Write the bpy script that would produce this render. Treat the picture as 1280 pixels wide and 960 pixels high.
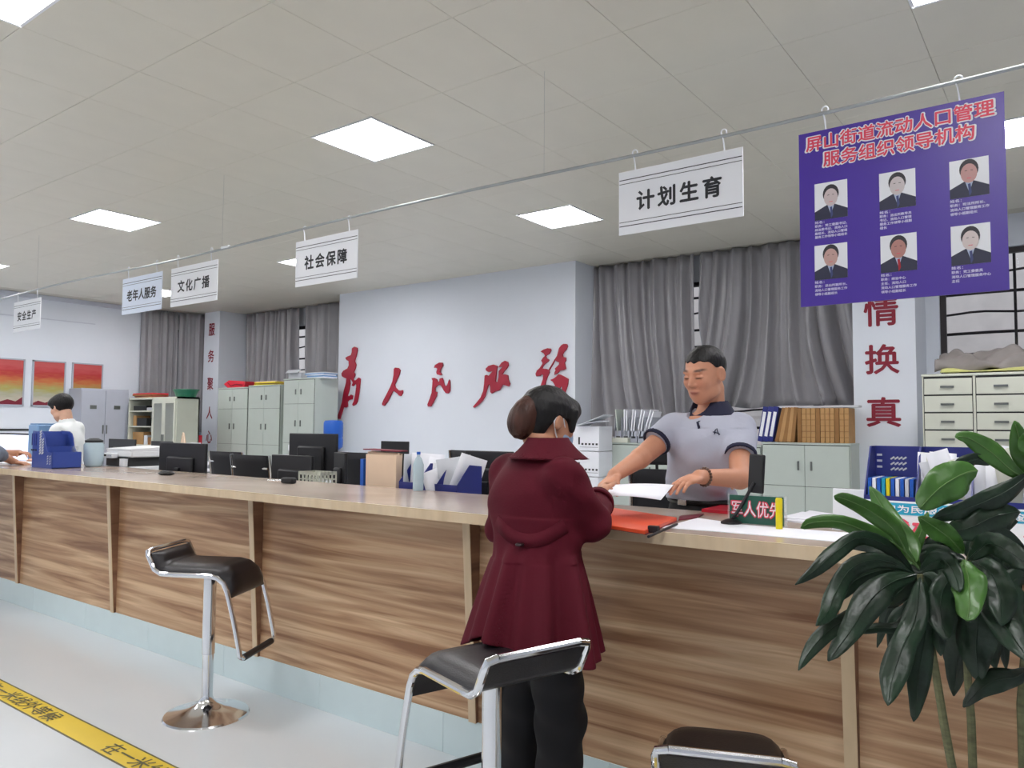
import bpy, bmesh, math, random
import numpy as np
from mathutils import Vector, Matrix, Euler
from mathutils.geometry import tessellate_polygon
random.seed(7)
for o in list(bpy.data.objects): bpy.data.objects.remove(o, do_unlink=True)
SC = bpy.context.scene
COL = SC.collection
PI = math.pi

# ---------------------------------------------------------------- camera
YAW, PITCH, ROLL, FPX, EYE = 0.63756, 0.05419, 0.00711, 957.14, 1.38
cy_, sy_, cp_, sp_ = math.cos(YAW), math.sin(YAW), math.cos(PITCH), math.sin(PITCH)
FW = Vector((-sy_*cp_, cy_*cp_, sp_)); r0 = Vector((cy_, sy_, 0)); u0 = r0.cross(FW)
RT = r0*math.cos(ROLL) + u0*math.sin(ROLL); UP = u0*math.cos(ROLL) - r0*math.sin(ROLL)
CAMP = Vector((0, 0, EYE))
cam = bpy.data.objects.new('camera', bpy.data.cameras.new('camera')); COL.objects.link(cam)
M = Matrix((RT, UP, -FW)).transposed().to_4x4(); M.translation = CAMP
cam.matrix_world = M
cam.data.sensor_width = 36; cam.data.lens = FPX/1280*36; cam.data.clip_start = 0.02
SC.camera = cam
# a pixel of the 1280x960 photograph seen on the plane y=Y / z=Z / x=X (used to survey positions)
def ray(x, y): return RT*((x-640)/FPX) - UP*((y-480)/FPX) + FW
def PY(x, y, Y): r = ray(x, y); return CAMP + r*(Y/r.y)
def PZ(x, y, Z): r = ray(x, y); return CAMP + r*((Z-EYE)/r.z)
def PX(x, y, X): r = ray(x, y); return CAMP + r*(X/r.x)

# ---------------------------------------------------------------- world, exposure
SC.view_settings.view_transform = 'Standard'; SC.view_settings.look = 'None'
SC.view_settings.gamma = 1; SC.view_settings.use_curve_mapping = False
SC.view_settings.exposure = 0.0
W = bpy.data.worlds.new('world'); SC.world = W; W.use_nodes = True
W.node_tree.nodes['Background'].inputs[0].default_value = (0.80, 0.88, 1.0, 1)
W.node_tree.nodes['Background'].inputs[1].default_value = 1.15
PANEL_W = 31.0     # radiance of the ceiling light panels

# ---------------------------------------------------------------- materials
def _s(v): return ((v/255.0+0.055)/1.055)**2.4 if v > 10 else v/255.0/12.92
def rgb(r, g, b): return (_s(r), _s(g), _s(b), 1)
def mat(name, col, rough=0.5, metal=0.0, noise=0.0, scale=8.0, stretch=(1, 1, 1), bump=0.0, bscale=60.0,
        spec=0.5, alpha=1.0, trans=0.0, emit=0.0, coat=0.0, attr=None, sheen=0.0, col2=None):
    m = bpy.data.materials.new(name); m.use_nodes = True
    nt = m.node_tree; b = nt.nodes['Principled BSDF']; L = nt.links
    b.inputs['Base Color'].default_value = col; b.inputs['Roughness'].default_value = rough
    b.inputs['Metallic'].default_value = metal; b.inputs['Specular IOR Level'].default_value = spec
    b.inputs['Alpha'].default_value = alpha; b.inputs['Transmission Weight'].default_value = trans
    b.inputs['Coat Weight'].default_value = coat; b.inputs['Sheen Weight'].default_value = sheen
    if emit: b.inputs['Emission Color'].default_value = col; b.inputs['Emission Strength'].default_value = emit
    tc = nt.nodes.new('ShaderNodeTexCoord'); mp = nt.nodes.new('ShaderNodeMapping')
    mp.inputs['Scale'].default_value = stretch; L.new(tc.outputs['Object'], mp.inputs[0])
    if attr:
        a = nt.nodes.new('ShaderNodeAttribute'); a.attribute_name = attr; src = a.outputs['Color']
    else: src = None
    if noise or col2:
        n = nt.nodes.new('ShaderNodeTexNoise'); n.inputs['Scale'].default_value = scale; n.inputs['Detail'].default_value = 4
        L.new(mp.outputs[0], n.inputs['Vector'])
        if col2:
            mx = nt.nodes.new('ShaderNodeValToRGB'); mx.color_ramp.elements[0].color = col; mx.color_ramp.elements[1].color = col2
            mx.color_ramp.elements[0].position = .38; mx.color_ramp.elements[1].position = .62
            L.new(n.outputs[0], mx.inputs[0]); L.new(mx.outputs[0], b.inputs['Base Color'])
        else:
            hs = nt.nodes.new('ShaderNodeHueSaturation'); hs.inputs['Color'].default_value = col
            mr = nt.nodes.new('ShaderNodeMapRange'); mr.inputs['To Min'].default_value = 1-noise; mr.inputs['To Max'].default_value = 1+noise
            mr.inputs['From Min'].default_value = .3; mr.inputs['From Max'].default_value = .7
            L.new(n.outputs[0], mr.inputs[0]); L.new(mr.outputs[0], hs.inputs['Value'])
            if src: L.new(src, hs.inputs['Color'])
            L.new(hs.outputs[0], b.inputs['Base Color'])
    elif src: L.new(src, b.inputs['Base Color'])
    if bump:
        n2 = nt.nodes.new('ShaderNodeTexNoise'); n2.inputs['Scale'].default_value = bscale; L.new(mp.outputs[0], n2.inputs['Vector'])
        bp = nt.nodes.new('ShaderNodeBump'); bp.inputs['Strength'].default_value = bump; bp.inputs['Distance'].default_value = .01
        L.new(n2.outputs[0], bp.inputs['Height']); L.new(bp.outputs[0], b.inputs['Normal'])
    return m

def wood_mat(name, c1, c2, c3, rough=.4, sx=.55, sz=9.0):
    m = bpy.data.materials.new(name); m.use_nodes = True; nt = m.node_tree; L = nt.links; N = nt.nodes.new
    b = nt.nodes['Principled BSDF']; b.inputs['Roughness'].default_value = rough
    tc = N('ShaderNodeTexCoord'); oi = N('ShaderNodeObjectInfo'); ad = N('ShaderNodeVectorMath'); ad.operation = 'MULTIPLY_ADD'
    cb = N('ShaderNodeCombineXYZ'); L.new(oi.outputs['Random'], cb.inputs[0]); L.new(oi.outputs['Random'], cb.inputs[2])
    L.new(cb.outputs[0], ad.inputs[0]); ad.inputs[1].default_value = (13, 7, 5); L.new(tc.outputs['Object'], ad.inputs[2])
    mp = N('ShaderNodeMapping'); mp.inputs['Scale'].default_value = (sx, 1, sz); L.new(ad.outputs[0], mp.inputs[0])
    n = N('ShaderNodeTexNoise'); n.inputs['Scale'].default_value = 1.0; n.inputs['Detail'].default_value = 5; n.inputs['Distortion'].default_value = .9
    L.new(mp.outputs[0], n.inputs[0])
    r = N('ShaderNodeValToRGB'); e = r.color_ramp.elements; e[0].color = c1; e[0].position = .33; e[1].color = c3; e[1].position = .68
    k = e.new(.5); k.color = c2; L.new(n.outputs[0], r.inputs[0])
    mp2 = N('ShaderNodeMapping'); mp2.inputs['Scale'].default_value = (sx*3, 4, sz*9); L.new(ad.outputs[0], mp2.inputs[0])
    n2 = N('ShaderNodeTexNoise'); n2.inputs['Scale'].default_value = 1.0; n2.inputs['Detail'].default_value = 3; L.new(mp2.outputs[0], n2.inputs[0])
    hs = N('ShaderNodeHueSaturation'); mr = N('ShaderNodeMapRange'); mr.inputs['To Min'].default_value = .86; mr.inputs['To Max'].default_value = 1.1
    L.new(n2.outputs[0], mr.inputs[0]); L.new(mr.outputs[0], hs.inputs['Value']); L.new(r.outputs[0], hs.inputs['Color'])
    L.new(hs.outputs[0], b.inputs['Base Color'])
    return m

MT = {}
MT['wall'] = mat('wall_paint', rgb(226, 231, 240), .75, noise=.015, scale=1.5)
MT['wall_b'] = mat('wall_paint_shade', rgb(206, 210, 222), .75, noise=.02)
MT['ceil'] = mat('ceiling_metal', rgb(222, 217, 203), .38, noise=.02, scale=3, metal=.0, spec=.5)
MT['ceil_gap'] = mat('ceiling_grid', rgb(206, 200, 186), .6)
MT['floor'] = mat('floor_tile', rgb(216, 222, 226), .17, noise=.02, scale=1.1)
MT['kick'] = mat('skirting_tile', rgb(214, 230, 232), .2, noise=.015)
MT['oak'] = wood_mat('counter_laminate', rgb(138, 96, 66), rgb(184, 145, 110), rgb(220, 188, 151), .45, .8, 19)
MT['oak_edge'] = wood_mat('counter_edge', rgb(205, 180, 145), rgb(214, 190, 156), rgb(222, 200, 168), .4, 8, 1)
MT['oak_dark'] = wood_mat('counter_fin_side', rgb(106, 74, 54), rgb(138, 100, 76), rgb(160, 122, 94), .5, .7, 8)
MT['oak_top'] = wood_mat('counter_top_laminate', rgb(176, 156, 140), rgb(188, 170, 155), rgb(200, 184, 170), .18, .9, 1)
MT['black'] = mat('black_plastic', rgb(22, 22, 26), .45)
MT['blackf'] = mat('black_mesh_fabric', rgb(28, 28, 33), .85, bump=.2, bscale=300)
MT['leather'] = mat('black_leatherette', rgb(26, 22, 26), .38, bump=.12, bscale=220)
MT['chrome'] = mat('chrome', rgb(225, 225, 228), .12, metal=1.0)
MT['steelrod'] = mat('galvanised_steel', rgb(165, 168, 168), .35, metal=.7)
MT['white'] = mat('white_plastic', rgb(236, 238, 242), .4)
MT['paper'] = mat('white_paper', rgb(240, 241, 248), .7, noise=.01)
MT['paper2'] = mat('grey_paper', rgb(205, 208, 214), .75, noise=.03)
MT['cab'] = mat('sage_grey_steel', rgb(188, 197, 190), .42, noise=.015)
MT['cab2'] = mat('grey_steel', rgb(176, 180, 192), .42, noise=.015)
MT['cab3'] = mat('cream_grey_steel', rgb(208, 210, 196), .42, noise=.02)
MT['slot'] = mat('dark_gap', rgb(40, 42, 44), .7)
MT['handle'] = mat('steel_handle', rgb(120, 124, 122), .35, metal=.6)
MT['red'] = mat('crimson_board', rgb(164, 16, 48), .45, noise=.06)
MT['redtxt'] = mat('dark_red_paint', rgb(136, 20, 46), .5, noise=.12, scale=30)
MT['ink'] = mat('black_ink', rgb(34, 36, 42), .5)
MT['wink'] = mat('white_ink', rgb(214, 210, 240), .5)
MT['pink'] = mat('pink_red_ink', rgb(228, 70, 96), .5)
MT['purple'] = mat('violet_poster', rgb(72, 44, 156), .35, noise=.02, scale=2)
MT['navy'] = mat('navy_plastic', rgb(38, 46, 124), .35)
MT['blue'] = mat('blue_plastic', rgb(56, 78, 158), .35)
MT['brightblue'] = mat('bright_blue_folder', rgb(24, 92, 190), .4)
MT['ltblue'] = mat('pale_blue_plastic', rgb(120, 160, 205), .35)
MT['cyan'] = mat('cyan_print', rgb(20, 160, 196), .4)
MT['green'] = mat('dark_green_board', rgb(30, 88, 72), .35)
MT['basin'] = mat('green_plastic', rgb(24, 110, 80), .4)
MT['yellow'] = mat('yellow_plastic', rgb(232, 214, 20), .4)
MT['tape'] = mat('yellow_tape', rgb(226, 196, 62), .4, noise=.03)
MT['tapeb'] = mat('tape_border', rgb(96, 92, 62), .45)
MT['orange'] = mat('orange_folder', rgb(232, 84, 44), .4, noise=.04)
MT['maroon'] = mat('maroon_card', rgb(122, 26, 48), .5)
MT['redp'] = mat('red_plastic_bag', rgb(212, 32, 56), .4, bump=.3, bscale=20)
MT['kraft'] = mat('kraft_card', rgb(184, 142, 92), .7, noise=.1, scale=14)
MT['kraft2'] = mat('dark_kraft_card', rgb(150, 108, 62), .7, noise=.1, scale=14)
MT['manila'] = mat('manila_card', rgb(232, 205, 178), .7, noise=.03)
MT['glass'] = mat('clear_glass', (1, 1, 1, 1), .02, trans=1.0, spec=.5); MT['glass'].node_tree.nodes['Principled BSDF'].inputs['IOR'].default_value = 1.05
MT['acrylic'] = mat('clear_acrylic', (.9, .95, .97, 1), .08, alpha=.13)
MT['jug'] = mat('translucent_plastic', rgb(200, 222, 232), .25, alpha=.8)
MT['bars'] = mat('dark_iron', rgb(46, 40, 42), .6)
MT['outside'] = mat('outside_wall', rgb(226, 216, 208), .8, noise=.08, scale=4)
MT['curtain'] = mat('grey_satin_curtain', rgb(150, 148, 152), .34, noise=.06, scale=3, sheen=.3, spec=.7)
MT['heap'] = mat('grey_brown_cloth', rgb(122, 116, 114), .6, noise=.15, scale=9)  # heaped curtain cloth, toned darker and browner than the hanging curtains
MT['cloth'] = mat('pale_yellow_cloth', rgb(190, 190, 120), .8, noise=.1)
MT['skin'] = mat('skin', rgb(214, 160, 130), .5, attr='tint', noise=.03, scale=30)
MT['hair'] = mat('black_hair', rgb(14, 11, 12), .5, spec=.35, noise=.3, scale=50, stretch=(1, 1, .25), bump=.5, bscale=90)
MT['brownhair'] = mat('brown_hair', rgb(66, 38, 29), .5, spec=.35, noise=.35, scale=45, stretch=(1, 1, .2), bump=.6, bscale=70)
MT['polo'] = mat('light_grey_polo', rgb(182, 185, 200), .85, noise=.03, scale=6, bump=.1, bscale=60)
MT['navyk'] = mat('navy_knit', rgb(26, 28, 56), .8)
MT['trouser'] = mat('black_trousers', rgb(18, 17, 22), .8, noise=.1)
MT['coat'] = mat('burgundy_coat', rgb(84, 8, 28), .8, spec=.25, noise=.05, scale=5, bump=.08, bscale=160)
MT['coatd'] = mat('dark_button', rgb(40, 12, 20), .4)
MT['mask'] = mat('blue_face_mask', rgb(150, 175, 205), .8)
MT['tee'] = mat('white_tee', rgb(236, 240, 240), .85, noise=.02)
MT['greyshirt'] = mat('grey_shirt', rgb(120, 128, 142), .85, noise=.1, scale=40)
MT['shoe'] = mat('black_shoe', rgb(20, 18, 18), .35)
MT['bracelet'] = mat('brown_beads', rgb(88, 58, 40), .35)
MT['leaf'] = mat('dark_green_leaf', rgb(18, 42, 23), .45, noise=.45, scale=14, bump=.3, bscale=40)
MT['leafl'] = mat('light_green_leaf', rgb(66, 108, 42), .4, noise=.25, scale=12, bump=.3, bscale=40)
MT['rib'] = mat('leaf_midrib', rgb(96, 128, 70), .4)
MT['cane'] = mat('cane_bark', rgb(104, 104, 72), .7, noise=.3, scale=40, stretch=(1, 1, 3))
MT['pot'] = mat('pot_glaze', rgb(224, 222, 216), .25)
MT['soil'] = mat('soil', rgb(62, 48, 38), .95, noise=.3, scale=60)
MT['screen'] = mat('lit_screen', rgb(225, 230, 250), .3, emit=1.0)
MT['light'] = mat('light_diffuser', (1.0, .985, 1.0, 1), .5, emit=PANEL_W)
MT['desk'] = mat('desk_top', rgb(206, 200, 190), .4)

# ---------------------------------------------------------------- mesh helpers
class B:
    def __init__(s): s.v = []; s.f = []; s.m = []
    def add(s, vs, fs, mi=0):
        o = len(s.v); s.v += [tuple(v) for v in vs]; s.f += [tuple(i+o for i in f) for f in fs]; s.m += [mi]*len(fs); return s
    def box(s, c, d, R=None, mi=0, taper=1.0):
        x, y, z = d[0]/2, d[1]/2, d[2]/2
        vs = [Vector((sx*x*(taper if sz > 0 else 1), sy*y*(taper if sz > 0 else 1), sz*z)) for sz in (-1, 1) for sx, sy in ((-1, -1), (1, -1), (1, 1), (-1, 1))]
        if R is not None: vs = [R @ v for v in vs]
        c = Vector(c)
        return s.add([v+c for v in vs], [(3, 2, 1, 0), (4, 5, 6, 7), (0, 1, 5, 4), (1, 2, 6, 5), (2, 3, 7, 6), (3, 0, 4, 7)], mi)
    def bb(s, x0, x1, y0, y1, z0, z1, mi=0): return s.box(((x0+x1)/2, (y0+y1)/2, (z0+z1)/2), (abs(x1-x0), abs(y1-y0), abs(z1-z0)), None, mi)
    def tube(s, pts, r, n=8, mi=0, closed=False, flat=1.0):
        pts = [Vector(p) for p in pts]; N = len(pts); rs = r if isinstance(r, (list, tuple)) else [r]*N
        up = Vector((0, 0, 1)); rings = []; prev = None
        for i, p in enumerate(pts):
            if closed: t = pts[(i+1) % N]-pts[i-1]
            else: t = pts[min(i+1, N-1)]-pts[max(i-1, 0)]
            t.normalize()
            a = (prev - t*prev.dot(t)) if prev is not None else t.orthogonal() if abs(t.dot(up)) > .95 else t.cross(up)
            a.normalize(); prev = a; b = t.cross(a)
            rings.append([p + a*math.cos(2*PI*k/n)*rs[i] + b*math.sin(2*PI*k/n)*rs[i]*flat for k in range(n)])
        vs = [v for R_ in rings for v in R_]; fs = []
        for i in range(N if closed else N-1):
            j = (i+1) % N
            for k in range(n): fs.append((i*n+k, i*n+(k+1) % n, j*n+(k+1) % n, j*n+k))
        if not closed: fs += [tuple(range(n-1, -1, -1)), tuple((N-1)*n+k for k in range(n))]
        return s.add(vs, fs, mi)
    def lathe(s, prof, n=24, c=(0, 0, 0), mi=0, sx=1, sy=1):
        vs = []; fs = []; P = len(prof)
        for r, z in prof:
            for k in range(n): vs.append((c[0]+r*math.cos(2*PI*k/n)*sx, c[1]+r*math.sin(2*PI*k/n)*sy, c[2]+z))
        for i in range(P-1):
            for k in range(n): fs.append((i*n+k, i*n+(k+1) % n, (i+1)*n+(k+1) % n, (i+1)*n+k))
        fs += [tuple(range(n-1, -1, -1)), tuple((P-1)*n+k for k in range(n))]
        return s.add(vs, fs, mi)
    def prism(s, poly, fn, mi=0):
        """poly: 2D points; fn(u,v,t) -> 3D, t in 0,1"""
        n = len(poly); tri = tessellate_polygon([[Vector((p[0], p[1], 0)) for p in poly]])
        vs = [fn(p[0], p[1], 0) for p in poly]+[fn(p[0], p[1], 1) for p in poly]
        fs = [tuple(t) for t in tri]+[tuple(n+i for i in reversed(t)) for t in tri]
        fs += [(i, (i+1) % n, n+(i+1) % n, n+i) for i in range(n)]
        return s.add(vs, fs, mi)
    def grid(s, nu, nv, fn, mi=0):
        vs = [fn(i/(nu-1), j/(nv-1)) for j in range(nv) for i in range(nu)]
        return s.add(vs, [(j*nu+i, j*nu+i+1, (j+1)*nu+i+1, (j+1)*nu+i) for j in range(nv-1) for i in range(nu-1)], mi)
    def build(s, name, mats, parent=None, bev=0, smooth=35, solid=0, label=None, recalc=True):
        me = bpy.data.meshes.new(name); me.from_pydata(s.v, [], s.f); 
        if isinstance(mats, str): mats = [mats]
        for m in mats: me.materials.append(MT[m])
        if len(mats) > 1: me.polygons.foreach_set('material_index', s.m)
        if recalc:
            bm = bmesh.new(); bm.from_mesh(me); bmesh.ops.recalc_face_normals(bm, faces=bm.faces); bm.to_mesh(me); bm.free()
        if smooth:
            me.polygons.foreach_set('use_smooth', [True]*len(me.polygons)); me.set_sharp_from_angle(angle=math.radians(smooth))
        o = bpy.data.objects.new(name, me); COL.objects.link(o); o.parent = parent
        if solid: md = o.modifiers.new('solid', 'SOLIDIFY'); md.thickness = solid; md.offset = 0
        if bev: md = o.modifiers.new('bevel', 'BEVEL'); md.width = bev; md.segments = 2; md.limit_method = 'ANGLE'
        if label: o['label'] = label
        return o
def tag(o, label, cat, group=None, kind=None):
    o['label'] = label; o['category'] = cat
    if group: o['group'] = group
    if kind: o['kind'] = kind
    return o
def thing(name, label, cat, loc=(0, 0, 0), rz=0, group=None):
    o = bpy.data.objects.new(name, None); COL.objects.link(o); o.empty_display_size = .1
    o.location = loc; o.rotation_euler = (0, 0, rz); return tag(o, label, cat, group)
def struct(o): o['kind'] = 'structure'; return o
def dup(o, parent=None, label=None, loc=None, rz=None):
    c = o.copy(); COL.objects.link(c); c.parent = parent
    if loc is not None: c.location = loc
    if rz is not None: c.rotation_euler = (0, 0, rz)
    if label: c['label'] = label
    for ch in [x for x in COL.objects if x.parent == o]: dup(ch, c)
    return c

def lettering(name, txt, mats, parent, w, h, fn=None, bold=0.0, ext=.001, loc=(0, 0, 0), R=None, spacing=1.0, keep=False):
    """flat lettering fitted to w x h (metres), lying in the local xz plane facing -y, centred"""
    cu = bpy.data.curves.new(name, 'FONT'); cu.body = txt; cu.size = 1.0; cu.offset = 0; cu.extrude = 0; cu.resolution_u = 2
    cu.space_character = spacing; cu.align_x = 'CENTER'
    to = bpy.data.objects.new('tmp', cu); COL.objects.link(to)
    bpy.context.view_layer.update()
    me = bpy.data.meshes.new_from_object(to.evaluated_get(bpy.context.evaluated_depsgraph_get()))
    bpy.data.objects.remove(to, do_unlink=True); bpy.data.curves.remove(cu)
    n = len(me.vertices); co = np.empty(n*3); me.vertices.foreach_get('co', co); co = co.reshape(-1, 3)
    mn, mx = co.min(0), co.max(0); c = (mn+mx)/2
    sx = w/(mx[0]-mn[0]); sz = h/(mx[1]-mn[1])
    if keep: sx = sz = min(sx, sz)
    x = (co[:, 0]-c[0])*sx; z = (co[:, 1]-c[1])*sz
    out = np.stack([x, np.full(n, -ext), z], 1)
    if bold:       # heavier strokes: shifted copies of the flat glyphs
        bd = bold*abs(sz); K = 8 if bold > .035 else 4; base = out.copy(); n0 = n
        pol = [[v for v in p.vertices] for p in me.polygons]; outs = [base]; fs = list(pol)
        for q in range(K):
            a = 2*PI*q/K; o2 = base.copy(); o2[:, 0] += bd*math.cos(a); o2[:, 2] += bd*math.sin(a); o2[:, 1] -= .00002*(q+1); outs.append(o2)
            fs += [[v+n0*(q+1) for v in p] for p in pol]
        out = np.concatenate(outs); me = bpy.data.meshes.new(name); me.from_pydata([tuple(v) for v in out], [], fs)
    if R is not None: out = out @ np.array(R.to_3x3().transposed())
    out += np.array(loc)
    me.vertices.foreach_set('co', out.ravel()); me.materials.clear(); me.materials.append(MT[mats]); me.name = name; me.update()
    o = bpy.data.objects.new(name, me); COL.objects.link(o); o.parent = parent
    return o

# ---------------------------------------------------------------- signed-distance bodies (surface nets)
class SDF:
    def __init__(s, lo, hi, h):
        s.lo = np.array(lo, np.float32); s.h = h
        s.n = np.ceil((np.array(hi)-np.array(lo))/h).astype(int)+1
        s.F = np.full(s.n, .06, np.float32)
    def sub(s, lo, hi):
        a = np.clip(np.floor((np.array(lo)-s.lo)/s.h).astype(int), 0, s.n); b = np.clip(np.ceil((np.array(hi)-s.lo)/s.h).astype(int)+1, 0, s.n)
        if (b <= a).any(): return None
        ax = [s.lo[i]+s.h*np.arange(a[i], b[i], dtype=np.float32) for i in range(3)]
        return (slice(a[0], b[0]), slice(a[1], b[1]), slice(a[2], b[2])), ax[0][:, None, None], ax[1][None, :, None], ax[2][None, None, :]
    def put(s, fn, lo, hi, k=.01, op='add'):
        r = s.sub(np.array(lo)-k-.02, np.array(hi)+k+.02)
        if r is None: return s
        sl, x, y, z = r; d = fn(x, y, z).astype(np.float32); f = s.F[sl]
        if op == 'sub':
            d = -d; g = np.maximum(k-np.abs(f-d), 0); s.F[sl] = np.maximum(f, d)+g*g/(4*k)
        elif op == 'disp': s.F[sl] = f + d
        else:
            g = np.maximum(k-np.abs(f-d), 0); s.F[sl] = np.minimum(f, d)-g*g/(4*k)
        return s
    def cone(s, a, b, ra, rb, k=.012, cut=None, op='add', flat=None):
        a = np.array(a, float); b = np.array(b, float); ab = b-a; L2 = ab@ab; L = math.sqrt(L2); u = ab/L
        def fn(x, y, z):
            px, py, pz = x-a[0], y-a[1], z-a[2]
            t = np.clip((px*ab[0]+py*ab[1]+pz*ab[2])/L2, 0, 1)
            d = np.sqrt((px-t*ab[0])**2+(py-t*ab[1])**2+(pz-t*ab[2])**2)-(ra+(rb-ra)*t)
            if cut:
                q = px*u[0]+py*u[1]+pz*u[2]
                if 'b' in cut: d = np.maximum(d, q-L)
                if 'a' in cut: d = np.maximum(d, -q)
            return d
        r = max(ra, rb); return s.put(fn, np.minimum(a, b)-r, np.maximum(a, b)+r, k, op)
    def ell(s, c, r, R=None, k=.012, op='add'):
        c = np.array(c, float); r = np.array(r, float); Rm = np.eye(3) if R is None else np.array(R)   # columns = axes
        def fn(x, y, z):
            px, py, pz = x-c[0], y-c[1], z-c[2]
            q = [px*Rm[0, i]+py*Rm[1, i]+pz*Rm[2, i] for i in range(3)]
            k0 = np.sqrt(sum((q[i]/r[i])**2 for i in range(3))); k1 = np.sqrt(sum((q[i]/r[i]**2)**2 for i in range(3)))
            return k0*(k0-1)/np.maximum(k1, 1e-6)
        e = np.abs(Rm)@r; return s.put(fn, c-e, c+e, k, op)
    def mesh(s, name, mats, parent=None, tint=None, relax=1, zmin=None):
        F = s.F; nx, ny, nz = F.shape; S = F < 0
        c = [F[i:nx-1+i, j:ny-1+j, k:nz-1+k] for i in (0, 1) for j in (0, 1) for k in (0, 1)]
        sg = [S[i:nx-1+i, j:ny-1+j, k:nz-1+k] for i in (0, 1) for j in (0, 1) for k in (0, 1)]
        cnt = np.zeros(sg[0].shape, np.int8)
        for q in sg: cnt += q
        act = (cnt > 0) & (cnt < 8); idx = -np.ones(act.shape, np.int32); I = np.argwhere(act); idx[act] = np.arange(len(I))
        V = np.stack([q[act] for q in c], 1); off = np.array([(i, j, k) for i in (0, 1) for j in (0, 1) for k in (0, 1)], float)
        P = np.zeros((len(I), 3)); W_ = np.zeros(len(I))
        for a in range(8):
            for b in range(a+1, 8):
                if np.abs(off[a]-off[b]).sum() == 1:
                    va, vb = V[:, a], V[:, b]; mk = (va < 0) != (vb < 0); t = np.where(mk, va/np.where(mk, va-vb, 1), 0)
                    P += mk[:, None]*(off[a]+(off[b]-off[a])*t[:, None]); W_ += mk
        P = (P/np.maximum(W_, 1)[:, None]+I)*s.h+s.lo
        Q = []
        for ax in range(3):
            o = [1, 1, 1]; o[ax] = 0; sl0 = tuple(slice(1, F.shape[i]-1) if i != ax else slice(0, F.shape[i]-1) for i in range(3))
            sl1 = tuple(slice(1, F.shape[i]-1) if i != ax else slice(1, F.shape[i]) for i in range(3))
            ch = S[sl0] != S[sl1]; E = np.argwhere(ch)+np.array([0 if i == ax else 1 for i in range(3)]); fl = S[sl0][ch]
            b1 = [0, 0, 0]; b2 = [0, 0, 0]; b1[(ax+1) % 3] = 1; b2[(ax+2) % 3] = 1; b1 = np.array(b1); b2 = np.array(b2)
            q = [E-b1-b2, E-b2, E, E-b1]; q = np.stack([idx[w[:, 0], w[:, 1], w[:, 2]] for w in q], 1)
            q[~fl] = q[~fl][:, ::-1]; Q.append(q)
        Q = np.concatenate(Q); Q = Q[(Q >= 0).all(1)]
        for _ in range(relax):
            A = np.zeros_like(P); C = np.zeros(len(P))
            for a in range(4):
                for b in (1, 3):
                    np.add.at(A, Q[:, a], P[Q[:, (a+b) % 4]]); np.add.at(C, Q[:, a], 1)
            P = P*.5+.5*A/np.maximum(C, 1)[:, None]
        me = bpy.data.meshes.new(name); me.vertices.add(len(P)); me.vertices.foreach_set('co', P.astype(np.float32).ravel())
        me.loops.add(len(Q)*4); me.loops.foreach_set('vertex_index', Q.astype(np.int32).ravel())
        me.polygons.add(len(Q)); me.polygons.foreach_set('loop_start', np.arange(0, len(Q)*4, 4, dtype=np.int32))
        me.polygons.foreach_set('use_smooth', np.ones(len(Q), bool)); me.update(calc_edges=True); me.validate()
        me.materials.append(MT[mats])
        if tint is not None:
            colr = tint(P).astype(np.float32); ca = me.color_attributes.new('tint', 'FLOAT_COLOR', 'POINT'); ca.data.foreach_set('color', colr.ravel())
        o = bpy.data.objects.new(name, me); COL.objects.link(o); o.parent = parent
        return o
def ss(a, b, x): t = np.clip((x-a)/(b-a), 0, 1); return t*t*(3-2*t)
# ================================================================= THE SETTING
XL, XR, YF, YB, ZC = -13.24, 3.2, -3.4, 8.5, 3.4
struct(B().bb(XL-3.2, XR, YF, YB+.2, -.1, 0).build('floor', 'floor', smooth=0))
PXT, PYT, X0T, Y0T = .6167, .6125, -4.3, 3.4           # ceiling grid pitch and origin
ceil = struct(B().bb(XL-.3, XR+.1, YF-.1, YB+.2, ZC+.005, ZC+.1).build('ceiling', 'ceil_gap', smooth=0))
lights = {}
for i in range(-2, 3):
    for j in range(-2, 2):
        lights[(i*6, j*4)] = 1
tile_me = None; far = B()
def tile_bm(b, x, y):
    w, d, g = PXT/2-.0010, PYT/2-.0010, .0016
    b.add([(x-w, y-d, ZC+.005), (x+w, y-d, ZC+.005), (x+w, y+d, ZC+.005), (x-w, y+d, ZC+.005), (x-w, y-d, ZC+g), (x+w, y-d, ZC+g), (x+w, y+d, ZC+g), (x-w, y+d, ZC+g),
           (x-w+g, y-d+g, ZC), (x+w-g, y-d+g, ZC), (x+w-g, y+d-g, ZC), (x-w+g, y+d-g, ZC)],
          [(0, 1, 5, 4), (1, 2, 6, 5), (2, 3, 7, 6), (3, 0, 4, 7), (4, 5, 9, 8), (5, 6, 10, 9), (6, 7, 11, 10), (7, 4, 8, 11), (11, 10, 9, 8)])
ntile = 0
for j in range(-11, 9):
    for i in range(-15, 13):
        x = X0T+(i+.5)*PXT; y = Y0T+(j+.5)*PYT
        if x < XL+.1 or x > XR-.1 or y > YB or y < YF or (i, j) in lights: continue
        if -8.2 < x < 1.2 and 1.2 < y < 7.8 and ntile < 200:
            if tile_me is None:
                b = B(); tile_bm(b, 0, 0); o = b.build('ceiling_tile', 'ceil', ceil, smooth=0, recalc=False); tile_me = o.data
            else: o = bpy.data.objects.new('ceiling_tile', tile_me); COL.objects.link(o); o.parent = ceil
            o.location = (x, y, 0); ntile += 1
        else: tile_bm(far, x, y)
far.build('distant_ceiling_tiles', 'ceil', ceil, smooth=0, recalc=False)['kind'] = 'stuff'

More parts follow.
